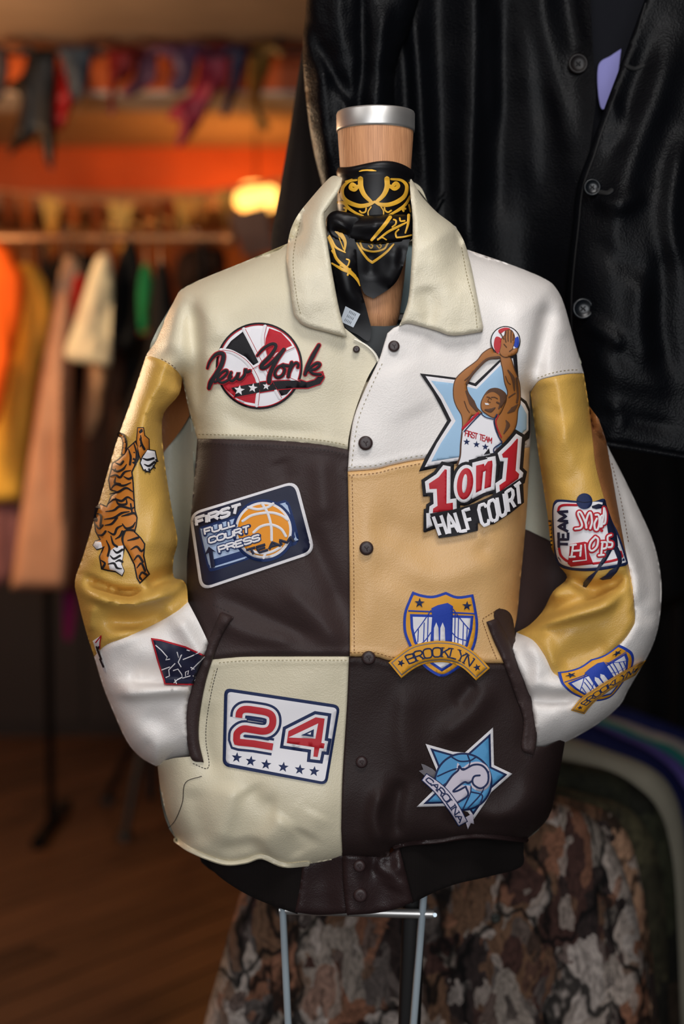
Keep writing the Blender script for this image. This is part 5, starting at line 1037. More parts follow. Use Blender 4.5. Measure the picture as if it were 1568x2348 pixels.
bpart('inner_lining', smooth_poly([(1330, -100), (1600, -100), (1560, 100), (1430, 330), (1350, 380), (1340, 150)]), lambda x, y: blk_depth(x, y) * 0 + 1.925, M_BLKN, 18, label='dark navy lining')
bpart('inner_label', smooth_poly([(1372, 150), (1400, 128), (1424, 112), (1424, 112), (1412, 190), (1384, 250), (1372, 220)]), lambda x, y: 1.905 + 0 * x, mat('lilac_paper', (128, 126, 186), .7), 12, thick=.001, label='lilac paper tag')
bpart('back_panel', smooth_poly([(830, -100), (1000, -380), (1280, -450), (1620, -380), (1760, -100), (1780, 700), (1720, 1040), (1320, 970), (820, 930)]), lambda x, y: 1.965 + 0 * x, M_BLK, 40)
SLF = [([(711, 60), (765, 175), (813, 245), (830, 330)], -.010, 12, 22), ([(735, 100), (740, 260), (765, 420)], .008, 18), ([(830, -50), (832, 120), (828, 240), (850, 330)], -.012, 14), ([(880, 0), (870, 160), (860, 300)], .010, 22), ([(770, -100), (780, 60), (800, 140)], .006, 20)]
def sl_dep(px, py):
    P = np.stack([px, py], 1); d, _ = poly_dist(P, [(702, -200), (702, 0), (694, 100), (700, 210), (716, 330), (742, 440), (770, 560)]); d2, _ = poly_dist(P, [(980, -200), (960, 0), (906, 165), (915, 330), (930, 560)])
    return 1.892 - .036 * dome(np.minimum(d, d2), 95) - apply_folds(px, py, SLF) - .002 * wobble(px, py, 32, 120, 2)
bpart('sleeve', smooth_poly([(760, -330), (860, -380), (980, -200), (960, 0), (906, 165), (915, 330), (930, 560), (930, 560), (770, 560), (770, 560), (742, 440), (716, 330), (700, 210), (694, 100), (702, 0), (706, -200)]), sl_dep, M_BLK, 9, thick=.03, label='black leather sleeve')
bpart('pocket_welt', smooth_poly([(1018, 438), (1018, 438), (1026, 446), (1026, 446), (1004, 486), (982, 520), (982, 520), (974, 510), (974, 510), (996, 474)]), blk_depth, M_BLK, 8, .004, .005, .002, 4)
M_BTN = mat('button_horn', (12, 16, 20), .3, spec=.4); M_BTN2 = mat('button_brown', (16, 12, 12), .45, spec=.3)
def button(px, py, r, m, off, parent=None):
    d = float(blk_depth(np.array([px]), np.array([py]))[0]) - off; c = at(px, py, d); R = r / FPX * d
    prof = [(1.0, .001), (1.0, -.002), (.9, -.004), (.78, -.004), (.68, -.0024), (.3, -.002)]
    t = np.linspace(0, 2 * math.pi, 32, endpoint=False)
    V, F = loft([np.stack([c.x + R * q * np.cos(t), np.full(32, c.y + y), c.z + R * q * np.sin(t)], 1) for q, y in prof], True, True)
    b = bj.part('button', V, F, m, parent)
    for sx, sz in ((-.2, -.2), (.2, .2)):
        bj.part('button_thread', *tube([(c.x + R * sx, c.y - .003, c.z + R * sz), (c.x + R * sx * -.2, c.y - .0042, c.z - R * sz * .1), (c.x - R * sx, c.y - .003, c.z + R * sz)], R * .06, 6), mat('black_thread', (8, 8, 9), .8), b)
button(1325, 147, 23, M_BTN2, .004); button(1357, 430, 20, M_BTN, .018, None); button(1336, 708, 25, M_BTN, .018, None)
for q in ([(1438, 152), (1456, 158), (1474, 150)], [(1374, 440), (1392, 442), (1402, 436)]):
    V, F, pr = stroke2(q, 10, 5); bj.part('buttonhole', unproject(V[:, 0], V[:, 1], blk_depth(V[:, 0], V[:, 1]) - .013 - .002 * pr), F, mat('black_thread', (8, 8, 9), .8), fl)
hx = at(1290, -440, 1.93)
bj.part('hanger', *merge(tube([at(900, -180, 1.93), at(1080, -340, 1.93), tuple(hx), at(1500, -340, 1.93), at(1690, -180, 1.93)], .009, 8), tube([tuple(hx), (hx.x, hx.y, 2.24), (hx.x + .018, hx.y, 2.262), (hx.x + .034, hx.y, 2.25)], .0028, 6)), mat('hanger_wood', (120, 84, 50), .5))

# ------------------------------------------------------------------ generic hanging garment
def garment(name, label, cat, poly, D, R, w, m, seed, group=None, step=16, nf=6, famp=.012, smooth=True, rail_z=None, extra=(), fw=20, back=True):
    P = smooth_poly(poly, 4) if smooth else np.asarray(poly, float)
    r = np.random.RandomState(seed); mn, mx = P.min(0), P.max(0); folds = list(extra)
    for k in range(nf):
        x = r.uniform(mn[0] + 6, mx[0] - 6); y0 = r.uniform(mn[1], mn[1] + .5 * (mx[1] - mn[1])); y1 = mx[1] - r.uniform(0, .15) * (mx[1] - mn[1])
        folds.append(([(x, y0), (x + r.uniform(-14, 14), (y0 + y1) / 2), (x + r.uniform(-24, 24), y1)], famp * r.choice([-1, 1]) * r.uniform(.5, 1.1), fw * r.uniform(.6, 1.4)))
    B = resample(P, step)
    def dep(px, py):
        d, _ = poly_dist(np.stack([px, py], 1), B, True)
        f = dome(d, w); return D - R * f - apply_folds(px, py, folds) * f
    bx = at((mn[0] + mx[0]) / 2, mx[1], D)
    root = Root(name, (bx.x, D, bx.z), label, cat, group)
    V, F = sheet(P, dep, step, 0, .002, back=(lambda x, y: np.maximum(2 * D - dep(x, y), D + .004)) if back else None)
    b = root.part('body', V, F, m)
    if rail_z is not None:
        i = np.argmin(P[:, 1]); t = at(P[i, 0], P[i, 1] + 4, D)
        root.part('hanger_hook', *tube([(t.x, D, t.z - .01), (t.x, D, rail_z + .004), (t.x + .014, D, rail_z + .017), (t.x + .027, D, rail_z + .004)], .0025, 6), mat('hook_wire', (150, 146, 140), .35, .9))
    return root, dep, P
def plain(name, rgb, rough=.8, **k): return mat(name, rgb, rough, grain='noise', gs=k.pop('gs', 350), gstr=.25, var=k.pop('var', .12), vs=k.pop('vs', 9), spec=.25, **k)
garment('wool_coat', 'brown-black wool coat hanging behind the black leather sleeve', 'coat', [(780, -200), (720, -60), (704, 60), (690, 130), (664, 300), (642, 430), (622, 560), (628, 720), (660, 1000), (900, 1010), (940, 400), (930, -100)], 2.02, .03, 70, plain('wool_brown', (30, 23, 20), .95), 5, nf=5, famp=.010, fw=26, rail_z=2.24)
# rail that carries the black jacket and the wool coat
rail = Root('wall_rail', (1.55, 1.95, 2.245), 'black steel clothes rail above the black leather jacket', 'rail')
rail.part('tube', *tube([(-.35, 1.93, 2.245), (1.60, 1.93, 2.245)], .012, 12), mat('rail_black', (20, 20, 20), .35, .8))
rail.part('bracket', *box(-.36, -.34, 1.92, 1.94, 2.245, 2.60), mat('rail_black', (20, 20, 20), .35, .8), smooth=False)

# ================================================================== CAMOUFLAGE RACK (lower right)
def camo(name, stops, sc=16, stretch=.6, seed=0.0, twig=.5):
    m = bpy.data.materials.new(name); m.use_nodes = True; nt = m.node_tree; b = nt.nodes['Principled BSDF']; b.inputs['Roughness'].default_value = .85; b.inputs['Specular IOR Level'].default_value = .25
    L = nt.links.new; N = nt.nodes.new
    tc = N('ShaderNodeTexCoord'); mp = N('ShaderNodeMapping'); mp.inputs['Location'].default_value = (seed, seed * 1.7, seed * .6); mp.inputs['Scale'].default_value = (1, .3, stretch)
    nz = N('ShaderNodeTexNoise'); nz.inputs['Scale'].default_value = sc * .9; nz.inputs['Detail'].default_value = 3
    ad = N('ShaderNodeVectorMath'); ad.operation = 'MULTIPLY_ADD'; ad.inputs[1].default_value = (.085, .085, .085)
    L(tc.outputs['Object'], mp.inputs['Vector']); L(mp.outputs['Vector'], nz.inputs['Vector']); L(nz.outputs['Color'], ad.inputs[0]); L(mp.outputs['Vector'], ad.inputs[2])
    vo = N('ShaderNodeTexVoronoi'); vo.inputs['Scale'].default_value = sc; L(ad.outputs[0], vo.inputs['Vector'])
    rp = N('ShaderNodeValToRGB'); rp.color_ramp.interpolation = 'CONSTANT'
    while len(rp.color_ramp.elements) < len(stops): rp.color_ramp.elements.new(.5)
    for i, c in enumerate(stops): rp.color_ramp.elements[i].position = i / len(stops); rp.color_ramp.elements[i].color = (*lin(c), 1)
    sx = N('ShaderNodeSeparateColor'); L(vo.outputs['Color'], sx.inputs[0]); L(sx.outputs[0], rp.inputs['Fac'])
    vb = N('ShaderNodeTexVoronoi'); vb.inputs['Scale'].default_value = sc * 2.4; L(ad.outputs[0], vb.inputs['Vector']); sb = N('ShaderNodeSeparateColor'); L(vb.outputs['Color'], sb.inputs[0])
    rb = N('ShaderNodeValToRGB'); rb.color_ramp.interpolation = 'CONSTANT'
    while len(rb.color_ramp.elements) < len(stops): rb.color_ramp.elements.new(.5)
    for i, c in enumerate(stops[::-1]): rb.color_ramp.elements[i].position = i / len(stops); rb.color_ramp.elements[i].color = (*lin(c), 1)
    L(sb.outputs[1], rb.inputs['Fac']); mk = N('ShaderNodeMath'); mk.operation = 'GREATER_THAN'; mk.inputs[1].default_value = .62; L(sb.outputs[2], mk.inputs[0])
    mf = N('ShaderNodeMath'); mf.operation = 'MULTIPLY'; mf.inputs[1].default_value = .75; L(mk.outputs[0], mf.inputs[0])
    mb = N('ShaderNodeMix'); mb.data_type = 'RGBA'; L(mf.outputs[0], mb.inputs['Factor']); L(rp.outputs['Color'], mb.inputs['A']); L(rb.outputs['Color'], mb.inputs['B'])
    n2 = N('ShaderNodeTexNoise'); n2.inputs['Scale'].default_value = sc * 6; n2.inputs['Detail'].default_value = 4; n2.inputs['Roughness'].default_value = .7; L(ad.outputs[0], n2.inputs['Vector'])
    r2 = N('ShaderNodeValToRGB'); r2.color_ramp.elements[0].position = .32; r2.color_ramp.elements[1].position = .62; r2.color_ramp.elements[0].color = (.10, .085, .08, 1); r2.color_ramp.elements[1].color = (1.15, 1.1, 1.08, 1); L(n2.outputs['Fac'], r2.inputs['Fac'])
    mu = N('ShaderNodeMix'); mu.data_type = 'RGBA'; mu.blend_type = 'MULTIPLY'; mu.inputs['Factor'].default_value = .8; L(mb.outputs['Result'], mu.inputs['A']); L(r2.outputs['Color'], mu.inputs['B'])
    v2 = N('ShaderNodeTexVoronoi'); v2.feature = 'DISTANCE_TO_EDGE'; v2.inputs['Scale'].default_value = sc * .45; L(ad.outputs[0], v2.inputs['Vector'])
    r3 = N('ShaderNodeValToRGB'); r3.color_ramp.elements[0].position = .015; r3.color_ramp.elements[1].position = .05; r3.color_ramp.elements[0].color = (1 - twig, 1 - twig, 1 - twig, 1); L(v2.outputs['Distance'], r3.inputs['Fac'])
    m2 = N('ShaderNodeMix'); m2.data_type = 'RGBA'; m2.blend_type = 'MULTIPLY'; m2.inputs['Factor'].default_value = 1; L(mu.outputs['Result'], m2.inputs['A']); L(r3.outputs['Color'], m2.inputs['B'])
    L(m2.outputs['Result'], b.inputs['Base Color']); MATS[name] = m
    return m
LEAF = [(168, 156, 146), (112, 84, 64), (52, 42, 40), (140, 98, 76), (150, 140, 130), (74, 50, 44), (178, 168, 160), (96, 88, 84)]
M_C1 = camo('leaf_camouflage', LEAF, 21, .55, 0, .9); M_C2 = camo('leaf_camouflage_pale', LEAF[:4] + [(190, 150, 120), (60, 46, 36), (200, 190, 180)], 22, .55, 3.1, .85)
M_OL = camo('woodland_camouflage', [(52, 50, 36), (74, 70, 50), (34, 32, 26), (62, 58, 42)], 9, .7, 1.2, .2); M_OL2 = camo('woodland_camouflage_dark', [(36, 38, 26), (52, 54, 38), (24, 24, 18), (60, 48, 36)], 8, .7, 5.2, .2); M_KH = plain('khaki_grey', (138, 132, 116), .9)
RZ = 0.94
def zpx(px, py, D): return at(px, py, D).z
GRP = 'camouflage jackets on the low rack'
g1, d1, P1 = garment('camouflage_jacket', 'front-most leaf camouflage jacket, nearest on the low rack below the patchwork jacket', 'jacket', [(905, 1820), (1000, 1800), (1120, 1815), (1262, 1838), (1345, 1868), (1392, 1918), (1432, 2000), (1464, 2120), (1482, 2250), (1496, 2400), (1500, 2620), (1500, 2620), (470, 2640), (470, 2640), (430, 2560), (468, 2348), (500, 2230), (530, 2120), (558, 2030), (600, 1920), (680, 1850), (800, 1822)], 2.10, .05, 90, M_C1, 41, GRP, 15, 6, .010, rail_z=RZ, fw=30,
    extra=[([(1345, 1866), (1362, 1930), (1378, 2050), (1392, 2200), (1398, 2348)], -.014, 7, 22), ([(640, 1950), (610, 2120), (600, 2348)], -.014, 14), ([(900, 2000), (930, 2200), (920, 2348)], .012, 30)])
V, F, pr = stroke2([(1346, 1868), (1362, 1930), (1378, 2050), (1392, 2200), (1398, 2348), (1400, 2600)], 4, 6); g1.part('sleeve_seam', unproject(V[:, 0], V[:, 1], d1(V[:, 0], V[:, 1]) - .002), F, mat('olive_thread', (42, 38, 32), .9))
c = at(1136, 2104, 2.03); cc = float(d1(np.array([1136.]), np.array([2104.]))[0])
t = np.linspace(0, 2 * math.pi, 20, endpoint=False); g1.part('button', *loft([np.stack([c.x / c.y * cc + .0075 * q * np.cos(t), np.full(20, cc + y), zpx(1136, 2104, cc) + .0075 * q * np.sin(t)], 1) for q, y in ((1, .001), (1, -.004), (.8, -.005), (.4, -.004))]), mat('button_olive', (40, 42, 36), .4))
garment('camouflage_jacket', 'second leaf camouflage jacket, a thin edge just behind the front-most one', 'jacket', [(1000, 1790), (1200, 1808), (1300, 1830), (1380, 1855), (1418, 1882), (1450, 1944), (1472, 2035), (1488, 2143), (1510, 2346), (1520, 2620), (1520, 2620), (700, 2620), (700, 2620), (760, 1850)], 2.20, .03, 60, M_C2, 42, GRP, 18, 4, rail_z=RZ)
garment('camouflage_jacket', 'olive woodland camouflage jacket with a rounded shoulder between leaf camouflage and dark green', 'jacket', [(1000, 1770), (1200, 1790), (1275, 1803), (1362, 1825), (1436, 1850), (1482, 1900), (1508, 1962), (1525, 2080), (1535, 2346), (1545, 2600), (1545, 2600), (800, 2600), (800, 2600), (860, 1810)], 2.30, .035, 60, M_OL, 43, GRP, 18, 4, rail_z=RZ)
garment('camouflage_jacket', 'darkest green woodland camouflage jacket in front of the khaki grey one', 'jacket', [(1000, 1715), (1200, 1728), (1300, 1745), (1398, 1767), (1464, 1806), (1508, 1853), (1534, 1926), (1550, 2050), (1562, 2346), (1570, 2560), (1570, 2560), (850, 2560), (850, 2560), (900, 1760)], 2.42, .035, 60, M_OL2, 44, GRP, 20, 4, rail_z=RZ)
garment('canvas_jacket', 'khaki grey canvas jacket with a broad pale shoulder behind the camouflage', 'jacket', [(1050, 1660), (1200, 1676), (1311, 1694), (1398, 1722), (1488, 1758), (1538, 1806), (1566, 1890), (1580, 2050), (1590, 2346), (1595, 2520), (1595, 2520), (950, 2520), (950, 2520), (980, 1710)], 2.55, .035, 55, M_KH, 45, None, 20, 4, rail_z=RZ)
for k, (lab, colr, pts, D) in enumerate([
    ('navy blue shirt, first of the bright shirts behind the khaki jacket', (20, 24, 70), [(1200, 1640), (1330, 1652), (1420, 1690), (1500, 1730), (1560, 1790), (1600, 1900), (1620, 2300), (1100, 2300), (1120, 1700)], 2.75),
    ('violet shirt hanging between the navy and the teal shirts', (92, 78, 150), [(1240, 1630), (1380, 1662), (1450, 1690), (1520, 1720), (1580, 1770), (1630, 1860), (1650, 2250), (1150, 2250), (1160, 1690)], 2.92),
    ('teal green shirt showing a bright shoulder at the frame edge', (38, 132, 124), [(1260, 1622), (1400, 1655), (1480, 1690), (1540, 1710), (1600, 1760), (1660, 1850), (1680, 2200), (1200, 2200), (1210, 1680)], 3.10),
    ('pale grey shirt behind the teal one', (170, 164, 160), [(1280, 1618), (1410, 1648), (1490, 1676), (1560, 1700), (1620, 1740), (1680, 1830), (1700, 2150), (1250, 2150), (1240, 1670)], 3.28),
    ('dark indigo shirt farthest back on the low rack', (26, 34, 84), [(1290, 1600), (1420, 1620), (1500, 1648), (1580, 1680), (1650, 1725), (1710, 1810), (1720, 2100), (1280, 2100), (1260, 1650)], 3.46)]):
    garment('hanging_shirt', lab, 'shirt', pts, D, .04, 50, plain('shirt_%d' % k, colr, .75), 50 + k, 'bright shirts on the low rack', 22, 5, .014, rail_z=RZ)
low = Root('low_rack', (.42, 2.75, 0), 'low black clothes rack carrying the camouflage jackets', 'clothes rack')
MR = mat('rail_black', (20, 20, 20), .35, .8)
low.part('rail', *tube([(.13, 2.155, RZ), (.86, 3.56, RZ)], .012, 12), MR)
for q in ((.135, 2.16), (.84, 3.52)): low.part('post', *tube([(q[0], q[1], 0), (q[0], q[1], RZ)], .013, 12), MR)

# ================================================================== ROOM
CEIL = 2.60
M_PLANK = bpy.data.materials.new('floor_wood'); M_PLANK.use_nodes = True; nt = M_PLANK.node_tree; b = nt.nodes['Principled BSDF']; b.inputs['Roughness'].default_value = .42
tc = nt.nodes.new('ShaderNodeTexCoord'); oi = nt.nodes.new('ShaderNodeObjectInfo'); mp = nt.nodes.new('ShaderNodeMapping'); mp.inputs['Scale'].default_value = (1.2, 14, 14)
nz = nt.nodes.new('ShaderNodeTexNoise'); nz.inputs['Scale'].default_value = 3; nz.inputs['Detail'].default_value = 7; mm = nt.nodes.new('ShaderNodeMath'); mm.operation = 'MULTIPLY_ADD'; mm.inputs[1].default_value = .45
nt.links.new(tc.outputs['Object'], mp.inputs['Vector']); nt.links.new(oi.outputs['Random'], mp.inputs['Location']); nt.links.new(mp.outputs['Vector'], nz.inputs['Vector']); nt.links.new(oi.outputs['Random'], mm.inputs[0]); nt.links.new(nz.outputs['Fac'], mm.inputs[2])
rr = nt.nodes.new('ShaderNodeValToRGB'); rr.color_ramp.elements[0].position = .3; rr.color_ramp.elements[1].position = 1.0; rr.color_ramp.elements[0].color = (*lin((40, 27, 19)), 1); rr.color_ramp.elements[1].color = (*lin((88, 60, 41)), 1)
nt.links.new(mm.outputs[0], rr.inputs['Fac']); nt.links.new(rr.outputs['Color'], b.inputs['Base Color'])
fV, fF = box(-3.2, 2.6, -1.0, 7.6, -.12, -.022)
floor = link_mesh('floor', fV, fF, mat('floor_gap', (22, 13, 8), .8), smooth=False); tag(floor, 'dark brown plank floor', kind='structure')
ang = math.atan2(.652, .513); ux = Vector((math.cos(ang), math.sin(ang), 0)); uy = Vector((-math.sin(ang), math.cos(ang), 0)); PWID = .125
def plank_mesh(L):
    c = .0025; w = PWID - .006; prof = [(-w / 2, -.02), (-w / 2, -c), (-w / 2 + c, 0), (w / 2 - c, 0), (w / 2, -c), (w / 2, -.02)]
    V, F = loft([np.array([(x, y, z) for y, z in prof]) for x in (0, L)]); me = bpy.data.meshes.new('plank'); me.from_pydata([tuple(v) for v in V], [], [tuple(f)[::-1] for f in F]); me.materials.append(M_PLANK); return me
pm = {L: plank_mesh(L - .004) for L in (1.2, 1.6, 2.0)}
rr_ = random.Random(3); np_ = 0
for i in range(-8, 52):
    s = rr_.uniform(-1.2, 0); v = -1.0 + i * PWID
    while s < 9.5:
        L = rr_.choice((1.2, 1.6, 2.0)); mid = ux * (s + L / 2) + uy * (v + 1.0) + Vector((-1.6, 1.6, 0)); st = ux * s + uy * (v + 1.0) + Vector((-1.6, 1.6, 0))
        if -2.9 < mid.x < 1.5 and 1.2 < mid.y < 7.0:
            o = bpy.data.objects.new('plank', pm[L]); col.objects.link(o); o.parent = floor; o.location = st; o.rotation_euler = (0, 0, ang); np_ += 1
        s += L
M_PLAST = plain('plaster_beige', (160, 134, 110), .9, gs=120, vs=3); M_OR = mat('orange_paint', (206, 92, 22), .6, var=.12, vs=4); M_WALL = plain('wall_ochre', (168, 104, 58), .9, gs=100, vs=2)
def struct(name, vf, m, label=None):
    o = link_mesh(name, vf[0], vf[1], m, smooth=False); return tag(o, label, kind='structure')
struct('ceiling', box(-3.2, 2.6, -1.0, 7.6, CEIL, CEIL + .1), M_PLAST, 'beige plaster ceiling')
struct('wall_back', box(-3.2, 2.6, 7.35, 7.5, -.02, CEIL), M_WALL, 'ochre back wall of the shop')
struct('wall_left', box(-3.2, -3.05, -1.0, 7.5, -.02, CEIL), M_WALL, 'ochre side wall beyond the clothes')
struct('wall_right', box(1.62, 1.75, -1.0, 7.5, -.02, CEIL), mat('dark_wall', (26, 24, 26), .9), 'dark wall behind the camouflage rack')
struct('trim_1', box(-3.05, 1.62, 4.78, 5.02, 2.468, CEIL), M_OR, 'orange ceiling beam behind the hanging scarves')
struct('trim_2', box(-3.05, 1.62, 4.785, 5.03, 2.452, 2.468), mat('white_paint', (190, 176, 164), .7), 'pale underside of the orange beam')
struct('trim_3', box(-3.05, 1.62, 6.5, 6.72, 2.405, CEIL), M_OR, 'second orange ceiling beam above the bunting')
struct('trim_4', box(-3.05, 1.62, 6.5, 7.35, 2.33, 2.405), M_PLAST, 'pale soffit under the far orange beam')

# ================================================================== SCARVES ON THE BEAM
sr = Root('scarf_rail', (-.6, 4.62, 2.52), 'thin dark rod under the ceiling carrying the silk scarves', 'rail')
sr.part('rod', *tube([(-1.6, 4.62, 2.548), (.30, 4.62, 2.548)], .009, 10), MR)
for x in (-1.5, -.2): sr.part('bracket', *box(x - .006, x + .006, 4.612, 4.628, 2.548, CEIL), MR, smooth=False)
SC = [('grey lace scarf cut off at the picture edge', (60, 52, 56), [(-30, 112), (14, 112), (20, 160), (8, 220), (-30, 240)]),
      ('black silk scarf with two long pointed tails', (16, 15, 15), [(66, 112), (66, 112), (130, 112), (130, 112), (128, 200), (122, 270), (128, 320), (120, 392), (120, 392), (104, 370), (88, 308), (70, 320), (18, 362), (18, 362), (34, 290), (46, 220), (10, 200), (50, 170)]),
      ('dark blue-grey scarf beside the black one', (56, 70, 84), [(132, 108), (132, 108), (212, 104), (212, 104), (204, 180), (182, 232), (160, 210), (150, 170)]),
      ('bright red scarf tip behind the black and blue scarves', (176, 12, 18), [(138, 150), (170, 210), (172, 240), (140, 300), (112, 280), (122, 230)]),
      ('dark red scarf with a narrow hanging end', (110, 14, 18), [(246, 112), (246, 112), (310, 108), (310, 108), (306, 160), (285, 185), (268, 200), (262, 258), (250, 256), (250, 190)]),
      ('mauve pink chiffon scarf next to the dark red one', (112, 62, 84), [(316, 108), (316, 108), (362, 106), (362, 106), (358, 180), (330, 205), (296, 224), (278, 212), (310, 170)]),
      ('lilac and violet printed scarf gathered in a loop', (74, 50, 82), [(372, 104), (372, 104), (462, 98), (462, 98), (450, 150), (440, 190), (410, 215), (386, 200), (400, 160)]),
      ('crimson pink scarf with the longest fringed tail', (150, 40, 64), [(452, 104), (452, 104), (528, 104), (528, 104), (522, 180), (488, 225), (455, 290), (418, 334), (404, 330), (412, 280), (385, 272), (402, 240), (440, 210), (455, 160)]),
      ('navy blue scarf folded to a narrow point', (22, 26, 62), [(530, 104), (530, 104), (572, 104), (572, 104), (560, 160), (540, 220), (522, 266), (508, 258), (525, 190)]),
      ('yellow gold scarf with a curled end', (140, 104, 48), [(580, 100), (580, 100), (626, 98), (626, 98), (620, 150), (600, 210), (596, 250), (618, 288), (606, 302), (586, 280), (572, 220), (566, 170)])]
for k, (lab, c3, pts) in enumerate(SC):
    root, dp, PP = garment('silk_scarf', lab, 'scarf', pts, 4.70 if 'tip' in lab else (4.555, 4.655)[k % 2], .022, 24, mat('scarf_%d' % k, c3, .5, var=.3, vs=22), 70 + k, 'silk scarves tied under the ceiling', 9, 4, .02, fw=9)
    if 'tip' not in lab:
        top = PP[np.argmin(PP[:, 1])]; q = at(top[0], 106, 4.62); root.part('tie', *tube([(q.x - .03, 4.602, 2.535), (q.x, 4.606, 2.562), (q.x + .03, 4.604, 2.535)], .012, 8), MATS['scarf_%d' % k])
    else:
        q = at(150, 106, 4.65); root.part('tie', *tube([(q.x, 4.62, 2.556), (q.x, 4.65, 2.50), tuple(at(146, 170, 4.65))], .01, 8), MATS['scarf_%d' % k])

# ================================================================== BACK RACK WITH CLOTHES
RB = 1.978
rk = Root('clothes_rack', (-1.2, 4.72, 0), 'long rail of clothes at the back with a rounded brass end', 'clothes rack')
M_BRASS = mat('brass_rail', (196, 140, 96), .35, .6)
e = at(515, 547, 4.72)
rk.part('rail', *tube([(-2.4, 4.72, RB), (e.x, 4.72, RB)], .017, 14), M_BRASS)
rk.part('end_knob', *tube([(e.x - .012, 4.72, RB), (e.x + .01, 4.72, RB), (e.x + .03, 4.72, RB), (e.x + .036, 4.72, RB)], [.018, .030, .030, .012], 14), M_BRASS)
for px in (112, 470):
    q = at(px, 1500, 4.72); rk.part('post', *tube([(q.x, 4.72, 0), (q.x, 4.72, RB)], .014, 10), MR)
    rk.part('foot', *box(q.x - .02, q.x + .02, 4.5, 4.98, 0, .03), MR, smooth=False)
GB = 'clothes on the back rail'
BG = [
 ('dress', 'flaming orange dress at the edge of the back rail', (244, 96, 14), [(-80, 566), (10, 560), (40, 600), (60, 650), (44, 760), (24, 850), (-10, 980), (-90, 1000)], 4.36, 0.04, 10),
 ('dress', 'mustard yellow dress with a puffed sleeve on the back rail', (236, 182, 70), [(44, 606), (78, 610), (108, 655), (120, 730), (96, 820), (78, 900), (66, 1000), (52, 1130), (30, 1150), (-80, 1130), (-80, 930), (4, 850), (30, 800), (28, 730), (8, 690), (20, 640)], 4.6, 0.04, 11),
 ('skirt', 'pink flowered skirt low down beside the long brown coat', (150, 96, 92), [(-80, 1080), (16, 1090), (44, 1160), (50, 1220), (20, 1330), (-80, 1340)], 4.68, 0.02, 12),
 ('coat', 'long dusty pink coat reaching lowest on the back rail', (206, 150, 116), [(132, 680), (158, 676), (168, 760), (166, 900), (168, 1100), (166, 1250), (152, 1352), (152, 1352), (24, 1350), (24, 1350), (52, 1150), (82, 950), (104, 800)], 4.48, 0.035, 13),
 ('blouse', 'pale peach blouse above the dusty pink coat', (248, 205, 165), [(148, 592), (166, 590), (178, 616), (176, 680), (150, 712), (126, 700), (134, 640)], 4.64, 0.02, 14),
 ('jacket', 'cream pink cropped jacket in the middle of the back rail', (255, 226, 184), [(216, 600), (234, 582), (252, 590), (258, 660), (254, 760), (254, 832), (230, 836), (150, 820), (168, 750), (196, 660)], 4.4, 0.035, 15),
 ('dress', 'tan underdress hanging out below the cream pink jacket', (200, 150, 110), [(214, 700), (246, 700), (254, 830), (240, 900), (224, 970), (198, 1000), (196, 880)], 4.55, 0.02, 16),
 ('coat', 'black coat between the cream jacket and the green cloth', (14, 13, 13), [(286, 560), (304, 546), (322, 600), (326, 700), (310, 790), (262, 800), (250, 700), (262, 620)], 4.46, 0.035, 17),
 ('shirt', 'emerald green shirt showing as a narrow strip', (24, 118, 66), [(330, 604), (346, 616), (352, 670), (340, 752), (320, 756), (316, 660)], 4.37, 0.02, 18),
 ('coat', 'longest black coat next to the mustard sleeve of the patchwork jacket', (12, 11, 12), [(362, 600), (384, 612), (400, 700), (440, 900), (450, 1420), (200, 1430), (240, 1200), (262, 1000), (300, 900), (336, 800), (346, 680)], 4.28, 0.035, 19),
 ('coat', 'dark brown corduroy coat half hidden by the black coat', (86, 56, 40), [(220, 760), (270, 760), (286, 900), (270, 1100), (230, 1330), (158, 1340), (170, 1050), (196, 880)], 4.62, 0.02, 20),
 ('scarf', 'magenta stole hanging lowest beneath the long coats', (120, 20, 84), [(140, 1100), (190, 1100), (180, 1300), (168, 1450), (146, 1455), (144, 1300)], 4.68, 0.012, 21),
 ('dress', 'red dress peeping out beside the cream pink jacket', (188, 30, 22), [(168, 640), (196, 640), (190, 760), (158, 816), (146, 800), (160, 720)], 4.585, 0.015, 22),
 ('coat', 'black velvet coat behind the peach blouse', (18, 15, 15), [(112, 600), (226, 592), (236, 700), (200, 1200), (130, 1200), (120, 760)], 4.82, 0.02, 23),
 ('coat', 'rust brown coat under the far end of the rail', (132, 72, 40), [(400, 560), (500, 560), (520, 640), (500, 900), (420, 900), (390, 700)], 5.02, 0.04, 24),
 ('coat', 'dark chocolate coat right below the brass rail end', (44, 26, 18), [(420, 575), (496, 570), (506, 610), (480, 640), (440, 660), (430, 700), (400, 640)], 4.88, 0.03, 25)]
for k, (cat, lab, c3, pts, D, R_, sd) in enumerate(BG):
    low_ = min(p_[1] for p_ in pts) > 1000 or 'underdress' in lab or 'corduroy' in lab or 'long dusty' in lab
    nm = {'scarf': 'stole', 'jacket': 'cropped_jacket', 'shirt': 'green_shirt'}.get(cat, 'hanging_' + cat)
    root, dp, PP = garment(nm, lab, cat, pts, D, R_, 26, plain('back_cloth_%d' % k, c3, .8, gs=150), 100 + sd, GB, 13, 7, .022, fw=10)
    i = np.argmin(PP[:, 1]); tq = at(PP[i, 0], PP[i, 1] + 6, D)
    root.part('hanger_hook', *tube([(tq.x, D, tq.z - .02), (tq.x, D, RB + .01), (tq.x, (D + 4.72) / 2, RB + .028), (tq.x, 4.72, RB + .024)], .003, 6), mat('hook_wire', (150, 146, 140), .35, .9))
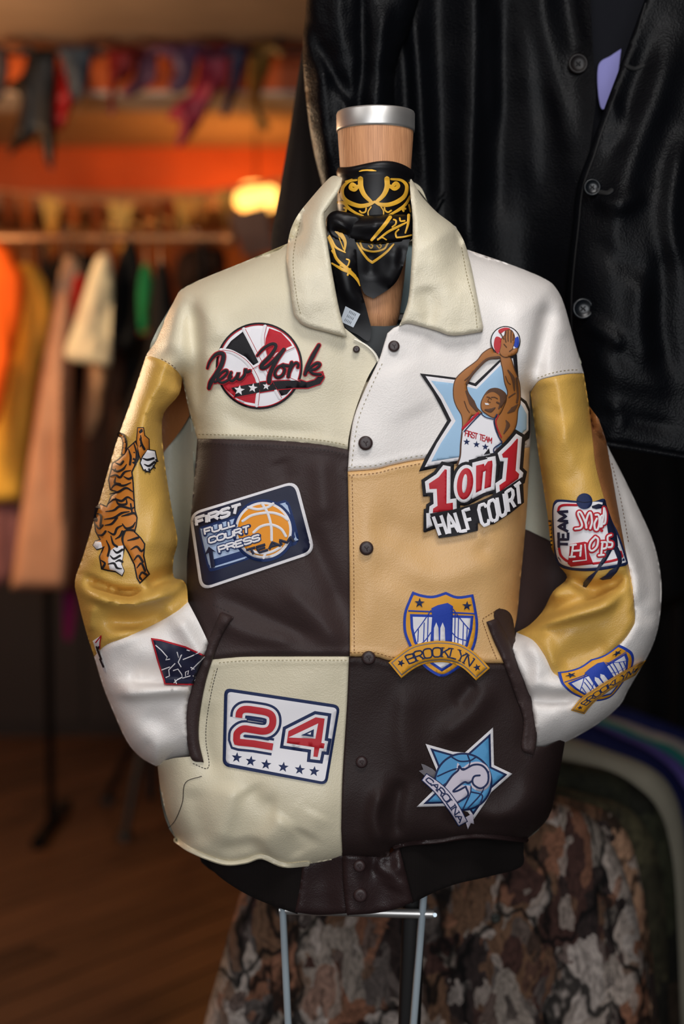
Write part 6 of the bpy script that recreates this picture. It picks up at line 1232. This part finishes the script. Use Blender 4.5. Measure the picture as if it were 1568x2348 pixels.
# pennant bunting
bt = Root('pennant_bunting', tuple(at(280, 560, 5.6)), 'cord of yellow and orange cloth pennants sagging under the far beam', 'bunting')
cord = catmull([(-60, 432), (60, 444), (200, 460), (320, 461), (440, 450), (560, 430), (700, 405)], False, 6)
W = unproject(cord[:, 0], cord[:, 1], np.full(len(cord), 5.6)); bt.part('cord', *tube(W, .010, 8), mat('cord', (206, 140, 96), .8))
PC = [(255, 200, 105), (190, 108, 54), (255, 210, 120), (150, 80, 42)]
for i, (x, wd, h, ci) in enumerate([(20, 44, 80, 3), (60, 40, 90, 1), (118, 48, 112, 0), (168, 46, 70, 1), (222, 42, 80, 3), (276, 58, 118, 2), (340, 42, 70, 1), (384, 40, 80, 3), (425, 54, 108, 0), (462, 36, 66, 2), (520, 44, 88, 0), (660, 44, 60, 0)]):
    y = np.interp(x, cord[:, 0], cord[:, 1]); V, F = sheet([(x - wd / 2, y), (x + wd / 2, y), (x + 3, y + h), (x - 3, y + h)], lambda a, b: 5.59 + .02 * np.sin((a - x) * .12), 14, 0, .003)
    bt.part('pennant', V, F, plain('pennant_%d' % ci, PC[ci], .8))
# lamp shade glowing at the back
lp_ = at(588, 452, 5.9)
lm = Root('paper_lamp', tuple(lp_), 'glowing yellow paper lamp shade under the far beam', 'lamp')
t = np.linspace(0, 2 * math.pi, 24, endpoint=False)
lm.part('shade', *loft([np.stack([lp_.x + r * np.cos(t), lp_.y + r * np.sin(t), np.full(24, lp_.z + z)], 1) for r, z in ((.05, .055), (.085, .03), (.095, 0), (.085, -.035), (.055, -.055))]), mat('lamp_paper', (255, 200, 110), .8, emit=((255, 186, 90), 3.5)))
lm.part('cord', *tube([(lp_.x, lp_.y, lp_.z + .05), (lp_.x, lp_.y, CEIL)], .004, 6), MR)
# tilted board and low cabinet
bd = Root('price_board', tuple(at(580, 600, 5.3)), 'tilted grey-brown board beyond the end of the rail', 'board')
V, F = sheet([(524, 492), (612, 470), (634, 575), (560, 590)], lambda x, y: 5.3 + .0006 * (x - 524), 14, 0, .015); bd.part('panel', V, F, plain('board_grey', (150, 124, 112), .8))
q = at(585, 585, 5.3); bd.part('post', *tube([(q.x, 5.32, 0), (q.x, 5.32, q.z)], .012, 8), MR)
cb = Root('low_cabinet', (-1.0, 6.3, 0), 'low dark cabinet in the shade under the back rail', 'cabinet')
M_CAB = mat('dark_cabinet', (30, 20, 16), .6)
cb.part('carcass', *box(-2.2, .5, 6.12, 6.6, 0, 1.15), M_CAB, smooth=False)
for i in range(5):
    x0 = -2.18 + i * .535; dr = cb.part('door', *box(x0, x0 + .52, 6.10, 6.12, .06, 1.12), mat('dark_cabinet_door', (36, 25, 20), .5), smooth=False)
    cb.part('knob', *tube([(x0 + .46, 6.10, .62), (x0 + .46, 6.075, .62)], .014, 10), M_BRASS, dr)
# black tripod of another form
tp = Root('tripod_stand', (-.60, 4.7, 0), 'black iron tripod base on the floor at the back', 'stand')
M_IR = mat('black_iron', (16, 15, 15), .6); cx, cy = at(345, 1760, 4.75).x, 4.75
tp.part('pole', *tube([(cx, cy, .10), (cx, cy, 1.30)], .016, 10), M_IR)
def floor_at(px, py):
    a = (px - IMW / 2) / FPX; b_ = (IMH / 2 - py) / FPX; dz = -SP + b_ * CP; t_ = -CAM_Z / dz; return np.array([a * t_, (CP + b_ * SP) * t_, 0])
for f in (floor_at(246, 1842), floor_at(286, 1925), floor_at(430, 1880)):
    tp.part('leg', *tube([(cx, cy, .36), (cx + (f[0] - cx) * .45, cy + (f[1] - cy) * .45, .24), (f[0], f[1], .022)], [.017, .016, .014], 8), M_IR)
    tp.part('foot', *tube([(f[0], f[1], .0), (f[0], f[1], .02), (f[0], f[1], .034)], [.03, .028, .012], 10), M_IR)
tp.part('hub', *tube([(cx, cy, .30), (cx, cy, .40)], .03, 12), M_IR)
tp.part('torso_form', *tube([(cx, cy, 1.28), (cx, cy, 1.34), (cx, cy, 1.5), (cx, cy, 1.66)], [.08, .12, .14, .09], 16), plain('form_black', (18, 16, 16), .9))
# dark coats in the corner on the other side
garment('long_coat', 'black coat hanging in the dark corner beside the white outer sleeve', 'coat', [(1280, 960), (1400, 930), (1520, 960), (1570, 1100), (1590, 1500), (1580, 1800), (1240, 1800), (1230, 1200)], 3.9, .06, 60, plain('corner_black', (10, 10, 12), .9), 200, None, 26, 6, .02, rail_z=1.62)
garment('long_coat', 'charcoal coat at the dark edge of the picture below the leather hem', 'coat', [(1480, 950), (1580, 930), (1680, 960), (1740, 1100), (1760, 1800), (1460, 1800), (1450, 1200)], 4.1, .06, 60, plain('corner_charcoal', (16, 15, 18), .9), 201, None, 26, 6, .02, rail_z=1.62)
cr_ = Root('corner_rail', (1.2, 4.0, 1.62), 'dark rail in the corner holding the black coats', 'rail'); cr_.part('tube', *tube([(.45, 3.86, 1.625), (1.62, 4.14, 1.625)], .011, 10), MR)
